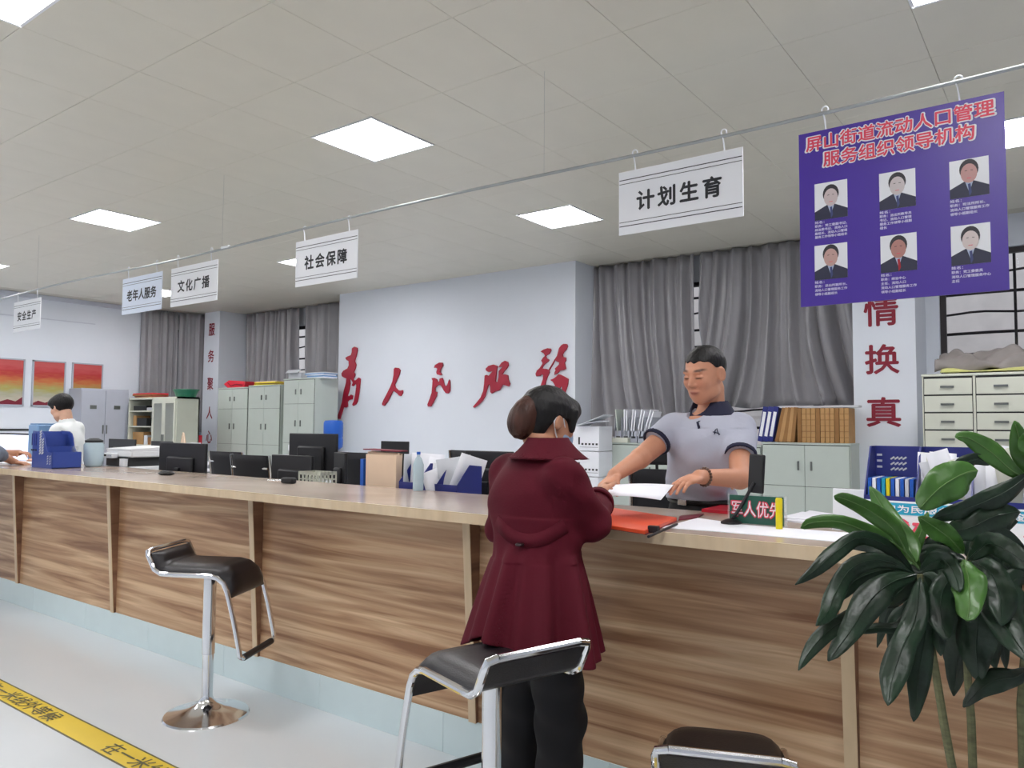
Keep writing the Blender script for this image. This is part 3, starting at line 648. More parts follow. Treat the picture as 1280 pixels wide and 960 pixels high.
# grey cupboard on left wall (door side faces the room)
t = thing('grey_cupboard', 'tall grey steel cupboard standing behind the woman in white', 'cabinet', (XL+.245, 6.1, 0))
B().bb(-.22, .2, -.38, .38, 0, 1.93).build('body', 'cab2', t, bev=.004)
for s in (-1, 1):
    d_ = B().bb(.2, .216, s*.19-.185, s*.19+.185, .06, 1.9).build('door', 'cab2', t, bev=.002)
    B().bb(.216, .228, s*.03-.008, s*.03+.008, 1.2, 1.34).build('handle', 'handle', d_, smooth=0)
    B().bb(.216, .222, s*.19-.05, s*.19+.05, 1.6, 1.66).build('label_holder', 'handle', d_, smooth=0)
t = thing('slim_grey_locker', 'narrow darker grey locker between grey cupboard and bookshelf', 'cabinet', (XL+.22, 6.6, 0))
B().bb(-.2, .17, -.1, .07, 0, 1.72).build('body', 'cab2', t, bev=.003)
d_ = B().bb(.17, .186, -.09, .06, .06, 1.7).build('door', 'cab2', t, bev=.002); B().bb(.186, .196, -.05, -.035, 1.1, 1.2).build('handle', 'handle', d_, smooth=0)
# bookshelf with glass doors
Yb = 6.42; x0 = X(161, Yb); x1 = X(221.5, Yb); xm = X(191, Yb); z1 = 1.79
t = thing('bookcase', 'cream steel bookcase, open shelves left and glass doors right', 'bookcase', ((x0+x1)/2, Yb, 0)); w = x1-x0; m_ = xm-(x0+x1)/2
b = B(); b.bb(-w/2, -w/2+.02, 0, .38, 0, z1).bb(w/2-.02, w/2, 0, .38, 0, z1).bb(m_-.015, m_+.015, 0, .37, 0, z1).bb(-w/2, w/2, .36, .38, 0, z1).bb(-w/2, w/2, 0, .38, z1-.03, z1).bb(-w/2, w/2, 0, .38, 0, .06)
b.build('body', 'cab3', t, smooth=0)
SH = [.45, .75, 1.03, 1.33, 1.58]
for z in SH: B().bb(-w/2+.02, m_-.015, .01, .36, z-.02, z).build('shelf', 'cab3', t, smooth=0)
for c in range(2):
    a = m_+.015+(w/2-.02-m_-.015)*c/2; e = m_+.015+(w/2-.02-m_-.015)*(c+1)/2
    b = B(); b.bb(a, a+.05, -.015, 0, .62, z1-.03).bb(e-.05, e, -.015, 0, .62, z1-.03).bb(a+.05, e-.05, -.015, 0, .62, .68).bb(a+.05, e-.05, -.015, 0, z1-.1, z1-.03)
    d_ = b.build('door', 'cab3', t, smooth=0); B().bb(a+.05, e-.05, -.01, -.006, .68, z1-.1).build('glass_pane', 'acrylic', d_, smooth=0)
    B().bb((e-.03) if c == 0 else (a+.015), (e-.015) if c == 0 else (a+.03), -.028, -.015, 1.1, 1.2).build('handle', 'handle', d_, smooth=0)
    B().bb(a+.003, e-.003, -.015, 0, .07, .61).build('lower_door', 'cab3', t, smooth=0)
xs = (x0+x1)/2
for z, its in ((1.33, [('kraft', .10, .17), ('slot', .3, .13)]), (1.03, [('kraft', .34, .2), ('white', .1, .15), ('kraft2', .16, .12)]), (.75, [('kraft2', .3, .2), ('kraft', .24, .17)]), (1.58, [('slot', .4, .08), ('paper2', .2, .05)])):
    x = x0+.05
    for mm, ww, hh in its:
        o = B().bb(x, x+ww, Yb+.06, Yb+.3, z, z+hh).build('storage_box', mm, smooth=0, bev=.003); x += ww+.02
        nm = {'kraft': 'light kraft', 'kraft2': 'brown kraft', 'slot': 'dark', 'white': 'white', 'paper2': 'grey flat'}[mm]
        tag(o, '%s box on the %s of the open bookcase' % (nm, {1.33: 'second shelf', 1.03: 'third shelf', .75: 'fourth shelf', 1.58: 'top shelf'}[z]), 'box', 'boxes in the open bookcase')
# things on top of bookcase
def flatstack(lab, cat, name, x, y, z, w, d, layers, rz=0, thick=.02, jitter=.02, seed=0, group=None):
    rr = random.Random(seed); t = thing(name, lab, cat, (x, y, z), rz, group=group); zz = 0
    for m_ in layers:
        th = thick*rr.uniform(.7, 1.3); o = B().box((0, 0, th/2), (w*rr.uniform(.85, 1), d*rr.uniform(.85, 1), th)).build('folder', m_, t, smooth=0, bev=.001)
        o.location = (rr.uniform(-jitter, jitter), rr.uniform(-jitter, jitter), zz); o.rotation_euler = (0, 0, rr.uniform(-.1, .1)); zz += th+.0005
    return t
flatstack('pile of tan and red folders on the left of the bookcase top', 'folders', 'folder_pile', x0+.35, Yb+.18, z1, .6, .3, ['kraft', 'maroon', 'kraft2', 'redp'], seed=3)
t = thing('green_basin', 'dark green plastic crate on the right end of the bookcase', 'basin', (x1-.1, Yb+.2, z1))
b = B(); b.lathe([(.16, 0), (.2, .1), (.215, .1), (.215, .115), (.19, .115), (.155, .012), (0.01, .012)], 28, sx=1.15, sy=.8); b.build('bowl', 'basin', t)
B().tube([(.24*math.cos(a), .168*math.sin(a), .11) for a in np.linspace(0, 2*PI, 30)[:-1]], .01, 6, closed=True).build('rim', 'basin', t)
# boxes beside pillar
o = B().box((0, 0, .07), (.26, .2, .14)).build('cardboard_box', 'kraft', bev=.004); p = PY(236, 544, 6.9); o.location = (p.x, 6.9, p.z+.01); tag(o, 'tan cardboard box between bookcase and left pillar, on a red box', 'box')
o2 = B().box((0, 0, .0), (.24, .22, p.z)).build('red_box', 'redp', bev=.004); o2.location = (p.x+.06, 6.92, p.z/2); tag(o2, 'tall red box standing on the floor below the tan cardboard box', 'box')
# on filing cabinets
t = thing('red_bag', 'bright red folded bag on the leftmost filing cabinet', 'bag', (X(288, YF1), YF1+.2, 1.97))
B().prism([(-.34, .07), (-.22, .0), (.25, 0), (.27, .1), (-.2, .13)], lambda u, v, q: (u, -.12+.24*q, v)).build('bag_body', 'redp', t, bev=.015)
B().tube([(-.2, -.13, .09), (-.1, -.135, .03), (.05, -.135, .06), (.2, -.13, .04)], .006, 6).build('strap', 'maroon', t)
t = flatstack('yellow and tan folders lying on the middle filing cabinet', 'folders', 'folder_pile', X(326, YF1), YF1+.2, 1.99, .62, .26, ['yellow', 'kraft', 'yellow', 'manila'], rz=.03, thick=.018, seed=5)
t = thing('white_carton', 'open white carton on the rightmost filing cabinet beside the yellow folders', 'box', (X(358, 7.3), 7.5, 2.06))
b = B(); b.bb(-.1, .22, -.1, -.095, 0, .1).bb(-.1, .22, .095, .1, 0, .1).bb(-.1, -.095, -.1, .1, 0, .1).bb(.215, .22, -.1, .1, 0, .1).bb(-.1, .22, -.1, .1, 0, .005); b.build('box_body', 'paper2', t, smooth=0)
B().box((.05, -.13, .12), (.3, .08, .004), Matrix.Rotation(.7, 3, 'X')).build('flap', 'paper2', t, smooth=0)
flatstack('blue and white paper bundles on the rightmost filing cabinet', 'papers', 'paper_bundle', X(397, 7.4), 7.48, 2.06, .42, .28, ['paper', 'ltblue', 'paper', 'ltblue', 'paper2'], seed=8, thick=.018)
# blue bottle next to lettered wall
def bottle(lab, x, y, z, r, h, m='ltblue', cap='brightblue', name='water_bottle', cat='bottle'):
    t = thing(name, lab, cat, (x, y, z)); B().lathe([(r*.9, 0), (r, .01), (r, h*.2), (r*.95, h*.24), (r, h*.28), (r, h*.66), (r*.6, h*.82), (r*.32, h*.88), (r*.32, h*.94)], 22).build('body', m, t)
    B().lathe([(r*.36, h*.93), (r*.36, h), (r*.3, h)], 16).build('cap', cap, t); return t
p = PY(411, 560, 7.1); o = thing('water_dispenser', 'water dispenser with blue bottle beside the lettered wall', 'dispenser', (p.x+.03, 7.15, 0))
B().bb(-.15, .15, -.15, .15, 0, 1.0).build('body', 'white', o, bev=.01); B().lathe([(.05, 1.0), (.13, 1.06), (.135, 1.1), (.135, 1.17), (.128, 1.19), (.135, 1.21), (.135, 1.4), (.12, 1.43), (.02, 1.44)], 24).build('bottle', 'brightblue', o)
B().bb(-.04, .04, -.18, -.15, .75, .8).build('tap', 'slot', o, smooth=0)

# low cabinets behind the officer
YL = 7.55
xa, xb, xc, xd = X(754, YL), X(862, YL), X(951, YL), X(1062, YL)
cabinet('low pale green cabinet behind the papers, right of the white carton stack', xa, xb-.003, YL, 7.98, 1.20, [.62], cols=2, m='cab', group='low cabinets behind the officer')
cabinet('low cabinet hidden behind the officer', xb+.003, xc-.003, YL, 7.98, 1.20, [.62], cols=2, group='low cabinets behind the officer')
cabinet('low grey green cabinet under the tan archive boxes', xc+.003, xd, YL, 7.98, 1.235, [.82], cols=2, group='low cabinets behind the officer')
# archive boxes and binders
zt = 1.236; yy = YL+.05
def upright(name, lab, cat, x, wdt, h, d, m, tilt=0, grp=None, spine=None, spm='white', y=None, z=zt):
    t = thing(name, lab, cat, (x, (y or yy), z), group=grp); R = Matrix.Rotation(tilt, 3, 'Y'); lift = abs(math.sin(tilt))*wdt/2
    B().box((math.sin(tilt)*h/2, d/2, math.cos(tilt)*h/2+lift), (wdt, d, h), R).build('box_body' if 'box' in name else 'cover', m, t, bev=.003)
    if spine: B().box((math.sin(tilt)*h*spine[0], -.001, math.cos(tilt)*h*spine[0]+lift), (wdt*.6, .003, h*spine[1]), R).build('spine_label', spm, t, smooth=0)
    return t
x = X(948, YL)
for k, (lb) in enumerate(('leftmost', 'middle', 'rightmost')):
    upright('ring_binder', '%s of three dark blue binders leaning beside the archive boxes' % lb, 'binder', X(947+k*6.5, YL), .05, .35, .24, 'navy', tilt=.18, grp='blue binders on the low cabinet', spine=(.5, .7))
for k in range(5):
    upright('archive_box', 'tan archive box leaning, %s from the left' % ('first', 'second', 'third', 'fourth', 'fifth')[k], 'archive box', X(968+k*5, YL)+.0, .036, .34, .24, ('kraft2', 'kraft')[k % 2], tilt=.22-.03*k, grp='leaning tan archive boxes')
xq = X(994, YL)
n = 11; wq = (xd-.02-xq)/n
for k in range(n):
    t = upright('archive_box', 'tan ribbed archive box in the upright row on the low cabinet, number %d from the left side' % (k+1), 'archive box', xq+wq*(k+.5), wq-.004, .33, .25, 'kraft' if k % 4 else 'kraft2', grp='upright tan archive boxes')
    t['label'] = '%s upright tan archive box in the row on the low cabinet' % ('first', 'second', 'third', 'fourth', 'fifth', 'sixth', 'seventh', 'eighth', 'ninth', 'tenth', 'last')[k]
    for q in range(5): B().bb(-wq/2+.004, wq/2-.004, -.003, 0, .05+q*.055, .056+q*.055).build('ridge', 'kraft2', t, smooth=0)
t = thing('paper_roll', 'long flat paper bundle lying across the archive boxes', 'papers', (X(1018, YL), yy+.1, zt+.336)); B().box((0, 0, .01), (.74, .14, .02)).build('sheets', 'paper2', t, smooth=0); B().box((0, 0, .024), (.06, .16, .006)).build('clip', 'slot', t, smooth=0)
# grey file holders with papers on left low cabinet
for k in range(5):
    xx = X(766+k*9.5, YL)
    t = thing('file_holder', '%s grey file holder full of papers on the left low cabinet' % ('leftmost', 'second', 'middle', 'fourth', 'rightmost')[k], 'file holder', (xx+.04, yy, 1.2), group='grey file holders')
    b = B(); b.bb(-.042, -.038, 0, .24, 0, .28).bb(.038, .042, 0, .24, 0, .28).bb(-.04, .04, 0, .004, 0, .13).bb(-.04, .04, 0, .24, 0, .004).bb(-.04, .04, .236, .24, 0, .3); b.build('tray', 'cab2', t, smooth=0)
    B().box((0, 0, .06), (.05, .004, .022)).build('print', 'ink', t, smooth=0)
    for q in range(2 if k else 1): B().box((-.02+.03*q, .1, .22-.02*q), (.012, .2, .3), Matrix.Rotation(.1*(k-1), 3, 'Y')).build('papers', 'paper' if k else 'cab', t, smooth=0)
t = thing('tissue_box', 'white box with blue label at the right of the grey file holders', 'box', (X(824, YL), yy+.04, 1.2)); B().bb(-.13, .13, 0, .2, 0, .17).build('box_body', 'white', t, bev=.004); B().bb(-.1, .1, -.002, 0, .04, .1).build('blue_label', 'ltblue', t, smooth=0)
o = B().bb(-.16, .16, -.012, .1, 0, .055).build('stationery_tray', 'cab3', bev=.003); o.location = (X(769, YL), YL-.0, 1.2); tag(o, 'flat cream box on the front edge of the left low cabinet', 'box')
# rolled paper leaning
t = thing('paper_scroll', 'loose white papers fanned on top of the white carton stack', 'papers', (X(745, 7.3), 7.3, 1.385))
B().box((.0, 0, .06), (.34, .22, .006), Matrix.Rotation(-.35, 3, 'Y')).build('sheet', 'paper2', t, smooth=0); B().box((-.05, .02, .03), (.3, .2, .006), Matrix.Rotation(-.15, 3, 'Y')).build('sheet', 'paper', t, smooth=0)
# white printed cartons stack
for k in range(5):
    xx = X(727, 7.25)-.2; 
    t = thing('white_carton', '%s white printed carton in the stack beside the low cabinets' % ('bottom', 'second lowest', 'middle', 'second highest', 'topmost')[k], 'carton', (xx+.22, 7.25, k*.277), group='stacked white printed cartons')
    B().bb(-.28, .2, 0, .3, 0, .27).build('box_body', 'paper', t, bev=.005)
    B().bb(-.06, -.04, -.002, 0, .07, .15).build('print_block', 'ink', t, smooth=0)
    for q in range(5): B().bb(-.02+q*.045, .004+q*.045, -.002, 0, .065, .085).build('print_mark', 'ink', t, smooth=0)
    B().bb(-.04, .19, -.002, 0, .04, .043).build('print_line', 'ink', t, smooth=0)
# drawer cabinet right
Yd = 7.0; x0 = X(1153, Yd); wD = X(1218, Yd)-x0
t = thing('drawer_cabinet', 'wide grey-cream card cabinet of many label-handled drawers under the window', 'cabinet', (x0, Yd, 0)); nc = 4; zT = 1.82; dz = (1.81-1.25)/4
b = B(); b.bb(0, wD*nc, .015, .55, 0, zT).bb(-.004, wD*nc+.004, -.004, .55, zT-.02, zT); b.build('body', 'cab3', t, bev=.003)
for c in range(nc+1): B().bb(c*wD-.008 if c else 0, c*wD+.008, -.001, .015, .05, zT-.02).build('upright', 'cab3', t, smooth=0)
for c in range(nc):
    for r_ in range(12):
        zz = zT-.035-(r_+1)*dz
        if zz < .03: break
        if r_ > 8 : break
        d_ = B().bb(c*wD+.014, (c+1)*wD-.014, -.004, .02, zz+.009, zz+dz-.003).build('drawer', 'cab3', t, bev=.002)
        B().bb(c*wD+wD*.36, c*wD+wD*.62, -.016, -.004, zz+.062, zz+.078).build('handle', 'handle', d_, smooth=0)
    B().bb(c*wD+.01, (c+1)*wD-.01, .004, .0155, .05, zT-.022).build('drawer_gap', 'slot', t, smooth=0)
# cloth and curtain heap on the drawer cabinet
rr = random.Random(4)
t = thing('yellow_cloth', 'pale yellow cloth lying under the bunched grey curtain', 'cloth', (x0+.98, Yd+.2, zT))
def hf(u, v): return (-.85+1.9*u, -.2+.4*v, .03*max(0, math.sin(PI*v))*(1+.5*math.sin(u*23+v*5))+.012+.02*math.sin(u*40)*v)
B().grid(50, 10, hf).build('folds', 'cloth', t, smooth=180, solid=.006)
t = thing('bunched_curtain', 'bunched grey curtain heaped on the windowsill above the drawer cabinet', 'curtain', (x0+.98, Yd+.33, zT))
def hf(u, v):
    a = v*PI; k = (.17+.06*math.sin(u*9+1)+.035*math.sin(u*31)+.03*math.sin(u*17+a*3))*(.5+.9*u if u < .6 else 1.04)
    return (-.9+2.2*u, -.3*math.cos(a)*.8+.03*math.sin(u*27), .02+k*1.15*math.sin(a)**.8+.022*math.sin(u*43+a*4)+.016*math.sin(u*71+a*7)*math.sin(a)+.02*math.sin(u*25-a*9)*math.sin(a))
B().grid(180, 26, hf).build('folds', 'heap', t, smooth=180, solid=.005)

# ================================================================= ON AND BEHIND THE COUNTER
ZT = 1.0405
def monitor(lab, xl, xr, Y, ztop, h, rz=0, z=.74, m='black', tilt=.0, back=True, screen=None):
    w = xr-xl; t = thing('computer_monitor', lab, 'monitor', ((xl+xr)/2, Y, z), rz, group='black monitors behind the counter')
    zc = ztop-z-h/2
    R = Matrix.Rotation(tilt, 3, 'X')
    B().box((0, 0, zc), (w, .022, h), R).build('housing', m, t, bev=.005)
    B().box((0, -.018 if back else .018, zc-.02), (w*.55, .03, h*.55), R).build('rear_bulge', m, t, bev=.012)
    B().box((0, .0125 if back else -.0125, zc), (w-.03, .002, h-.035), R).build('screen', screen or 'slot', t, smooth=0)
    B().bb(-.025, .025, -.05, -.03, .01, zc).build('neck', m, t, smooth=0, bev=.004); B().lathe([(.11, 0), (.11, .008), (.03, .018)], 24, (0, -.03, 0), sx=1.15, sy=.8).build('base', m, t)
    return t
def xr_(a, b_, Y): return X(a, Y), X(b_, Y)
a, c = PY(201, 553, 3.1).x, PY(258, 575, 3.1).x; monitor('large black monitor back right of the printer', a, c, 3.1, 1.235, .36)
a, c = PY(363, 545, 3.45).x, PY(422, 542, 3.45).x; monitor('tall black monitor back in front of the filing cabinets', a, c, 3.45, 1.315, .30)
a, c = PY(341, 570, 3.2).x, PY(391, 569, 3.2).x; monitor('low black monitor back beneath the white paper basket', a, c, 3.2, 1.175, .32)
a, c = PY(477, 556, 5.3).x, PY(511, 556, 5.3).x; monitor('small dark monitor seen above the tan folders, before the lettered wall', a, c, 5.3, 1.22, .34, z=.74)
a, c = PY(584, 568, 3.42).x, PY(640, 568, 3.42).x; monitor('black monitor partly hidden by the woman in the burgundy coat', a, c, 3.42, 1.235, .34, rz=.1)
a, c = PY(-12, 543, 3.2).x, PY(41, 546, 3.2).x; monitor('monitor with lit white screen at the far left edge', a, c, 3.2, 1.27, .34, back=False, screen='screen')
a, c = PY(137, 546, 5.2).x, PY(170, 546, 5.2).x; monitor('dark monitor just right of the water jug, farther back', a, c, 5.2, 1.16, .36)
a, c = PY(190, 547, 5.2).x, PY(216, 547, 5.2).x; monitor('dark monitor in the second row below the glass bookcase doors', a, c, 5.2, 1.15, .36)
a, c = PY(421, 566, 3.35).x, PY(446, 568, 3.35).x; monitor('dark monitor edge squeezed left of the tan folder stack', a, c, 3.3, 1.2, .34, rz=-.35)

def chair(lab, x, y, rz, zt=1.15, w=.44, hr=False, chromeback=True):
    t = thing('office_chair', lab, 'chair', (x, y, 0), rz, group='black office chairs behind the counter')
    B().box((0, 0, .47), (w, .44, .05)).build('seat', 'blackf', t, bev=.02)
    zb = .62
    def bf(u, v): return (-w/2+w*u, -.22-.05*v*v+.05*math.sin(u*PI), zb+(zt-zb)*v)
    B().grid(9, 9, lambda u, v: (-w/2+w*u, -.21-.07*v-.03*math.sin(u*PI), zb+(zt-zb)*v)).build('backrest', 'blackf', t, solid=.012, smooth=180)
    fr = [(-w/2-.01, -.2, zb-.02), (-w/2-.01, -.245, (zb+zt)/2), (-w/2-.01, -.28, zt), (w/2+.01, -.28, zt), (w/2+.01, -.245, (zb+zt)/2), (w/2+.01, -.2, zb-.02)]
    B().tube(fr[:3], .015, 8).build('back_frame', 'chrome', t); B().tube(fr[3:], .015, 8).build('back_frame', 'chrome', t)
    if chromeback: B().tube([(-w/2, -.275, zt-.1), (w/2, -.275, zt-.1)], .01, 8).build('cross_bar', 'chrome', t)
    for s in (-1, 1):
        B().tube([(s*w/2, -.2, .62), (s*(w/2+.03), -.1, .66), (s*(w/2+.03), .12, .66), (s*w/2, .16, .5)], .012, 8).build('armrest', 'chrome', t)
    B().tube([(0, 0, .45), (0, 0, .12)], .025, 12).build('gas_lift', 'black', t)
    for k in range(5):
        a = k*2*PI/5; l_ = B().tube([(0, 0, .11), (.27*math.cos(a), .27*math.sin(a), .075)], [.02, .012], 8).build('leg', 'chrome', t)
        B().tube([(.27*math.cos(a)-.012, .27*math.sin(a), .03), (.27*math.cos(a)+.012, .27*math.sin(a), .03)], .028, 12).build('caster', 'black', l_)
    if hr: B().box((0, -.3, zt+.07), (.2, .05, .09)).build('headrest', 'blackf', t, bev=.02); B().tube([(0, -.29, zt-.02), (0, -.3, zt+.05)], .01, 6).build('headrest_post', 'black', t)
    return t
p = PY(312, 570, 3.62); chair('black chair with chrome frame, left of the low monitor back', p.x, 3.9, 0, zt=1.135, w=.46)
p = PY(285, 575, 4.5); chair('black chair behind the chrome framed chair, below the filing cabinets', p.x, 4.75, 0, zt=1.1, w=.55)
p = PY(455, 575, 4.4); chair('black chair hidden behind the tan folder stack', p.x, 4.6, 0, zt=1.15)
p = PY(820, 590, 4.1); chair('black chair with small headrest between the counter and the officer', p.x-.05, 4.35, .25, zt=1.135, w=.30, hr=True, chromeback=False)
p = PY(112, 560, 4.3); chair('black chair behind the woman in white', p.x, 4.3, 0, zt=1.17)
p = PY(613, 560, 4.4); chair('black chair back peeking above the covered monitor by the woman', p.x, 4.5, 0, zt=1.2)

# white basket with papers behind the low monitor
def basket(lab, x, y, z, w, d, h, m, name='file_basket', rz=0, slots=True, parent=None, cat='basket'):
    t = thing(name, lab, cat, (x, y, z), rz); 
    b = B(); th = .004
    b.bb(-w/2, w/2, -d/2, d/2, 0, th); nb = max(3, int(w/.03))
    for s in (-1, 1):
        b.bb(-w/2, w/2, s*d/2-th/2, s*d/2+th/2, h-.02, h); b.bb(-w/2, w/2, s*d/2-th/2, s*d/2+th/2, 0, .03); b.bb(s*w/2-th/2, s*w/2+th/2, -d/2, d/2, h-.02, h); b.bb(s*w/2-th/2, s*w/2+th/2, -d/2, d/2, 0, .03)
        for k in range(nb+1): xx = -w/2+w*k/nb; b.bb(xx-.005, xx+.005, s*d/2-th/2, s*d/2+th/2, 0, h)
        nd = max(2, int(d/.03))
        for k in range(nd+1): q = -d/2+d*k/nd; b.bb(s*w/2-th/2, s*w/2+th/2, q-.005, q+.005, 0, h)
        zz = .05
        while zz < h-.03:
            b.bb(-w/2, w/2, s*d/2-th/2, s*d/2+th/2, zz, zz+.006); b.bb(s*w/2-th/2, s*w/2+th/2, -d/2, d/2, zz, zz+.006); zz += .03
    b.build('lattice', m, t, smooth=0); return t
p = PY(372, 568, 3.6); t = basket('white wire basket full of crumpled white paper', p.x-.02, 3.62, 1.095, .22, .16, .06, 'white')
b = B(); rr = random.Random(2)
for k in range(5): b.box((-.06+.04*k, rr.uniform(-.03, .03), .07+rr.uniform(0, .02)), (.09, .08, .09), Euler((rr.uniform(-.5, .5), rr.uniform(-.5, .5), rr.uniform(0, 3))).to_matrix())
b.build('crumpled_paper', 'paper', t, smooth=0)
t = thing('document_tray', 'pale stand under the wire paper basket', 'stand', (p.x-.02, 3.62, .74)); B().bb(-.13, .13, -.1, .1, .34, .354).build('tray', 'cab', t, smooth=0)
for sx in (-1, 1):
    for sy in (-1, 1): B().bb(sx*.12-.006, sx*.12+.006, sy*.09-.006, sy*.09+.006, 0, .34).build('post', 'handle', t, smooth=0)
p = PY(405, 594, 3.15); basket('small cream wire basket right of the low monitor', p.x, 3.1, .99, .2, .12, .1, 'cab3', cat='basket')
t = thing('paper_pack', 'cream carton under the small wire basket', 'box', (p.x, 3.1, .74)); B().bb(-.11, .11, -.08, .08, 0, .249).build('box_body', 'cab3', t, bev=.003)

# tan folder stack standing behind counter
p0 = PY(455, 600, 3.05); p1 = PY(493, 600, 3.05)
xc_ = (p0.x+p1.x)/2; wf = p1.x-p0.x
t = thing('folder_stack', 'stack of peach coloured folders standing upright behind the counter', 'folders', (xc_, 3.06, .741))
for k in range(4):
    zt_ = .47+.012*(k % 2)
    B().box((-.012*k+.01, .02*k, zt_/2), (wf, .016, zt_), Matrix.Rotation(.015*k, 3, 'Y')).build('folder', 'manila', t, bev=.002)
B().box((-wf/2-.014, .02, .22), (.026, .07, .44)).build('blue_folder', 'brightblue', t, smooth=0, label='blue folder at the left of the stack')
B().box((0, .035, zt_+.012), (wf*1.1, .09, .006), Matrix.Rotation(.02, 3, 'Y')).build('red_brown_cover', 'maroon', t, smooth=0)
# blue basket with papers left of woman
p = PY(520, 600, 3.1); q_ = PY(578, 600, 3.1)
t = thing('file_rack', 'dark blue plastic file rack stuffed with loose white papers left of the woman', 'file rack', ((p.x+q_.x)/2, 3.11, .741)); w = q_.x-p.x+.08
b = B(); b.bb(-w/2, w/2, -.1, -.096, 0, .33).bb(-w/2, w/2, .096, .1, 0, .42).bb(-w/2, w/2, -.1, .1, 0, .004)
for k in range(4): xx = -w/2+w*k/3; b.prism([(-.1, 0), (.1, 0), (.1, .42), (.0, .43), (-.1, .33)], lambda u, v, q: (xx-.002+.004*q, u, v))
b.build('rack_body', 'navy', t, smooth=0)
rr = random.Random(11)
for k in range(7):
    xx = -w/2+.03+(w-.06)*k/6; R = Euler((rr.uniform(-.12, .12), rr.uniform(-.32, .32), rr.uniform(.6, 1.4))).to_matrix(); hh = rr.uniform(.36, .48)
    def pf(u, v, c=(xx, 0, .06), R=R, hh=hh, kk=k): 
        q = Vector((-.09+.18*u, .035*math.sin(u*2.5+kk)*v*1.4, hh*v)); return tuple(R @ q+Vector(c))
    B().grid(7, 5, pf).build('paper_sheet', 'paper' if k % 3 else 'paper2', t, smooth=180, solid=.003)
bottle('clear plastic bottle with blue cap standing by the loose papers', (p.x+q_.x)/2+.02, 2.92, ZT, .028, .2, 'jug', 'brightblue')

# desktop objects on the counter, left to right
def at(x, y): v = PZ(x, y, 1.04); return v.x, v.y
# blue file rack left
x, y = at(73, 586); t = thing('file_rack', 'blue plastic file rack on the counter in front of the woman in white', 'file rack', (PY(71, 565, 2.62).x, 2.62, ZT), .0)
W_ = .34
b = B(); prof = [(-.13, 0), (.13, 0), (.13, .30), (.04, .30), (-.02, .24), (-.06, .15), (-.13, .13)]
prof2 = [(-W_/2, 0), (W_/2, 0), (W_/2, .115), (.09, .12), (.06, .15), (.035, .22), (.01, .255), (-.03, .27), (-W_/2, .275)]
for yy_ in (-.10, .10): b.prism(prof2, lambda u, v, q: (u, yy_-.0025+.005*q, v))
b.bb(-W_/2, -W_/2+.005, -.1, .1, 0, .27).bb(W_/2-.005, W_/2, -.1, .1, 0, .12).bb(-W_/2, W_/2, -.1, .1, 0, .005).bb(-.06, -.055, -.1, .1, 0, .25).bb(.05, .055, -.1, .1, 0, .16)
b.build('rack_body', 'blue', t, smooth=0)
for k in range(9):
    for c, (xx, zz, n_) in enumerate(((-.02, .1, 9), (.02, .1, 6), (.1, .035, 4), (.14, .035, 4))):
        if k < n_ and c < 2: B().box((xx-.01, -.104, .11+k*.02), (.030, .003, .010), Matrix.Rotation(-.5, 3, 'Y')).build('slot_hole', 'paper2', t, smooth=0)
        elif k < n_: B().box((xx, -.104, zz+k*.018), (.02, .002, .006), Matrix.Rotation(-.5, 3, 'Y')).build('slot_hole', 'paper2', t, smooth=0)
for xx in (-.175, -.14, -.105):
    B().box((xx, -.104, .13), (.024, .002, .012)).build('slot_hole', 'slot', t, smooth=0)
    B().box((xx, -.104, .21), (.012, .002, .09)).build('slot_hole', 'navy', t, smooth=0)
for k in range(2): B().box((-.14+.05*k, 0, .12), (.012, .17, .22)).build('papers', 'paper', t, smooth=0)
# light blue crate behind
p = PY(44, 545, 3.0); t = thing('blue_carton', 'pale blue box standing behind the counter left of the woman in white', 'box', (p.x, 3.06, .741)); B().bb(-.1, .1, -.08, .08, 0, p.z+.10-.74).build('box_body', 'ltblue', t, bev=.01); B().bb(-.09, .09, -.07, .07, p.z+.10-.74, p.z+.113-.74).build('lid', 'ltblue', t, bev=.004)
# acrylic holder + leaflets
x, y = at(115, 583); t = thing('leaflet_holder', 'small clear acrylic leaflet holder on the counter beside the blue rack', 'leaflet holder', (x, 2.66, ZT), .1)
b = B(); b.bb(-.1, .1, -.045, -.042, 0, .1).bb(-.1, .1, .04, .043, 0, .16).bb(-.1, -.097, -.045, .043, 0, .1).bb(.097, .1, -.045, .043, 0, .1).bb(-.1, .1, -.045, .043, 0, .003).bb(-.001, .002, -.045, .04, 0, .1)
b.build('holder', 'acrylic', t, smooth=0); B().box((-.05, 0, .07), (.08, .01, .12)).build('leaflets', 'paper2', t, smooth=0)
p = PY(124, 560, 2.9); t = thing('water_jug', 'tall translucent water jug with dark lid', 'jug', (p.x, 2.86, ZT)); hj = p.z-1.04+.055
B().lathe([(.05, 0), (.062, .01), (.07, .05), (.072, hj-.03), (.06, hj-.01)], 24).build('jug_body', 'jug', t); B().lathe([(.062, hj-.012), (.064, hj+.004), (.03, hj+.02), (.004, hj+.022)], 22).build('lid', 'slot', t)
B().bb(-.095, -.075, -.01, .01, .04, hj-.05).build('side_print', 'pink', t, smooth=0)
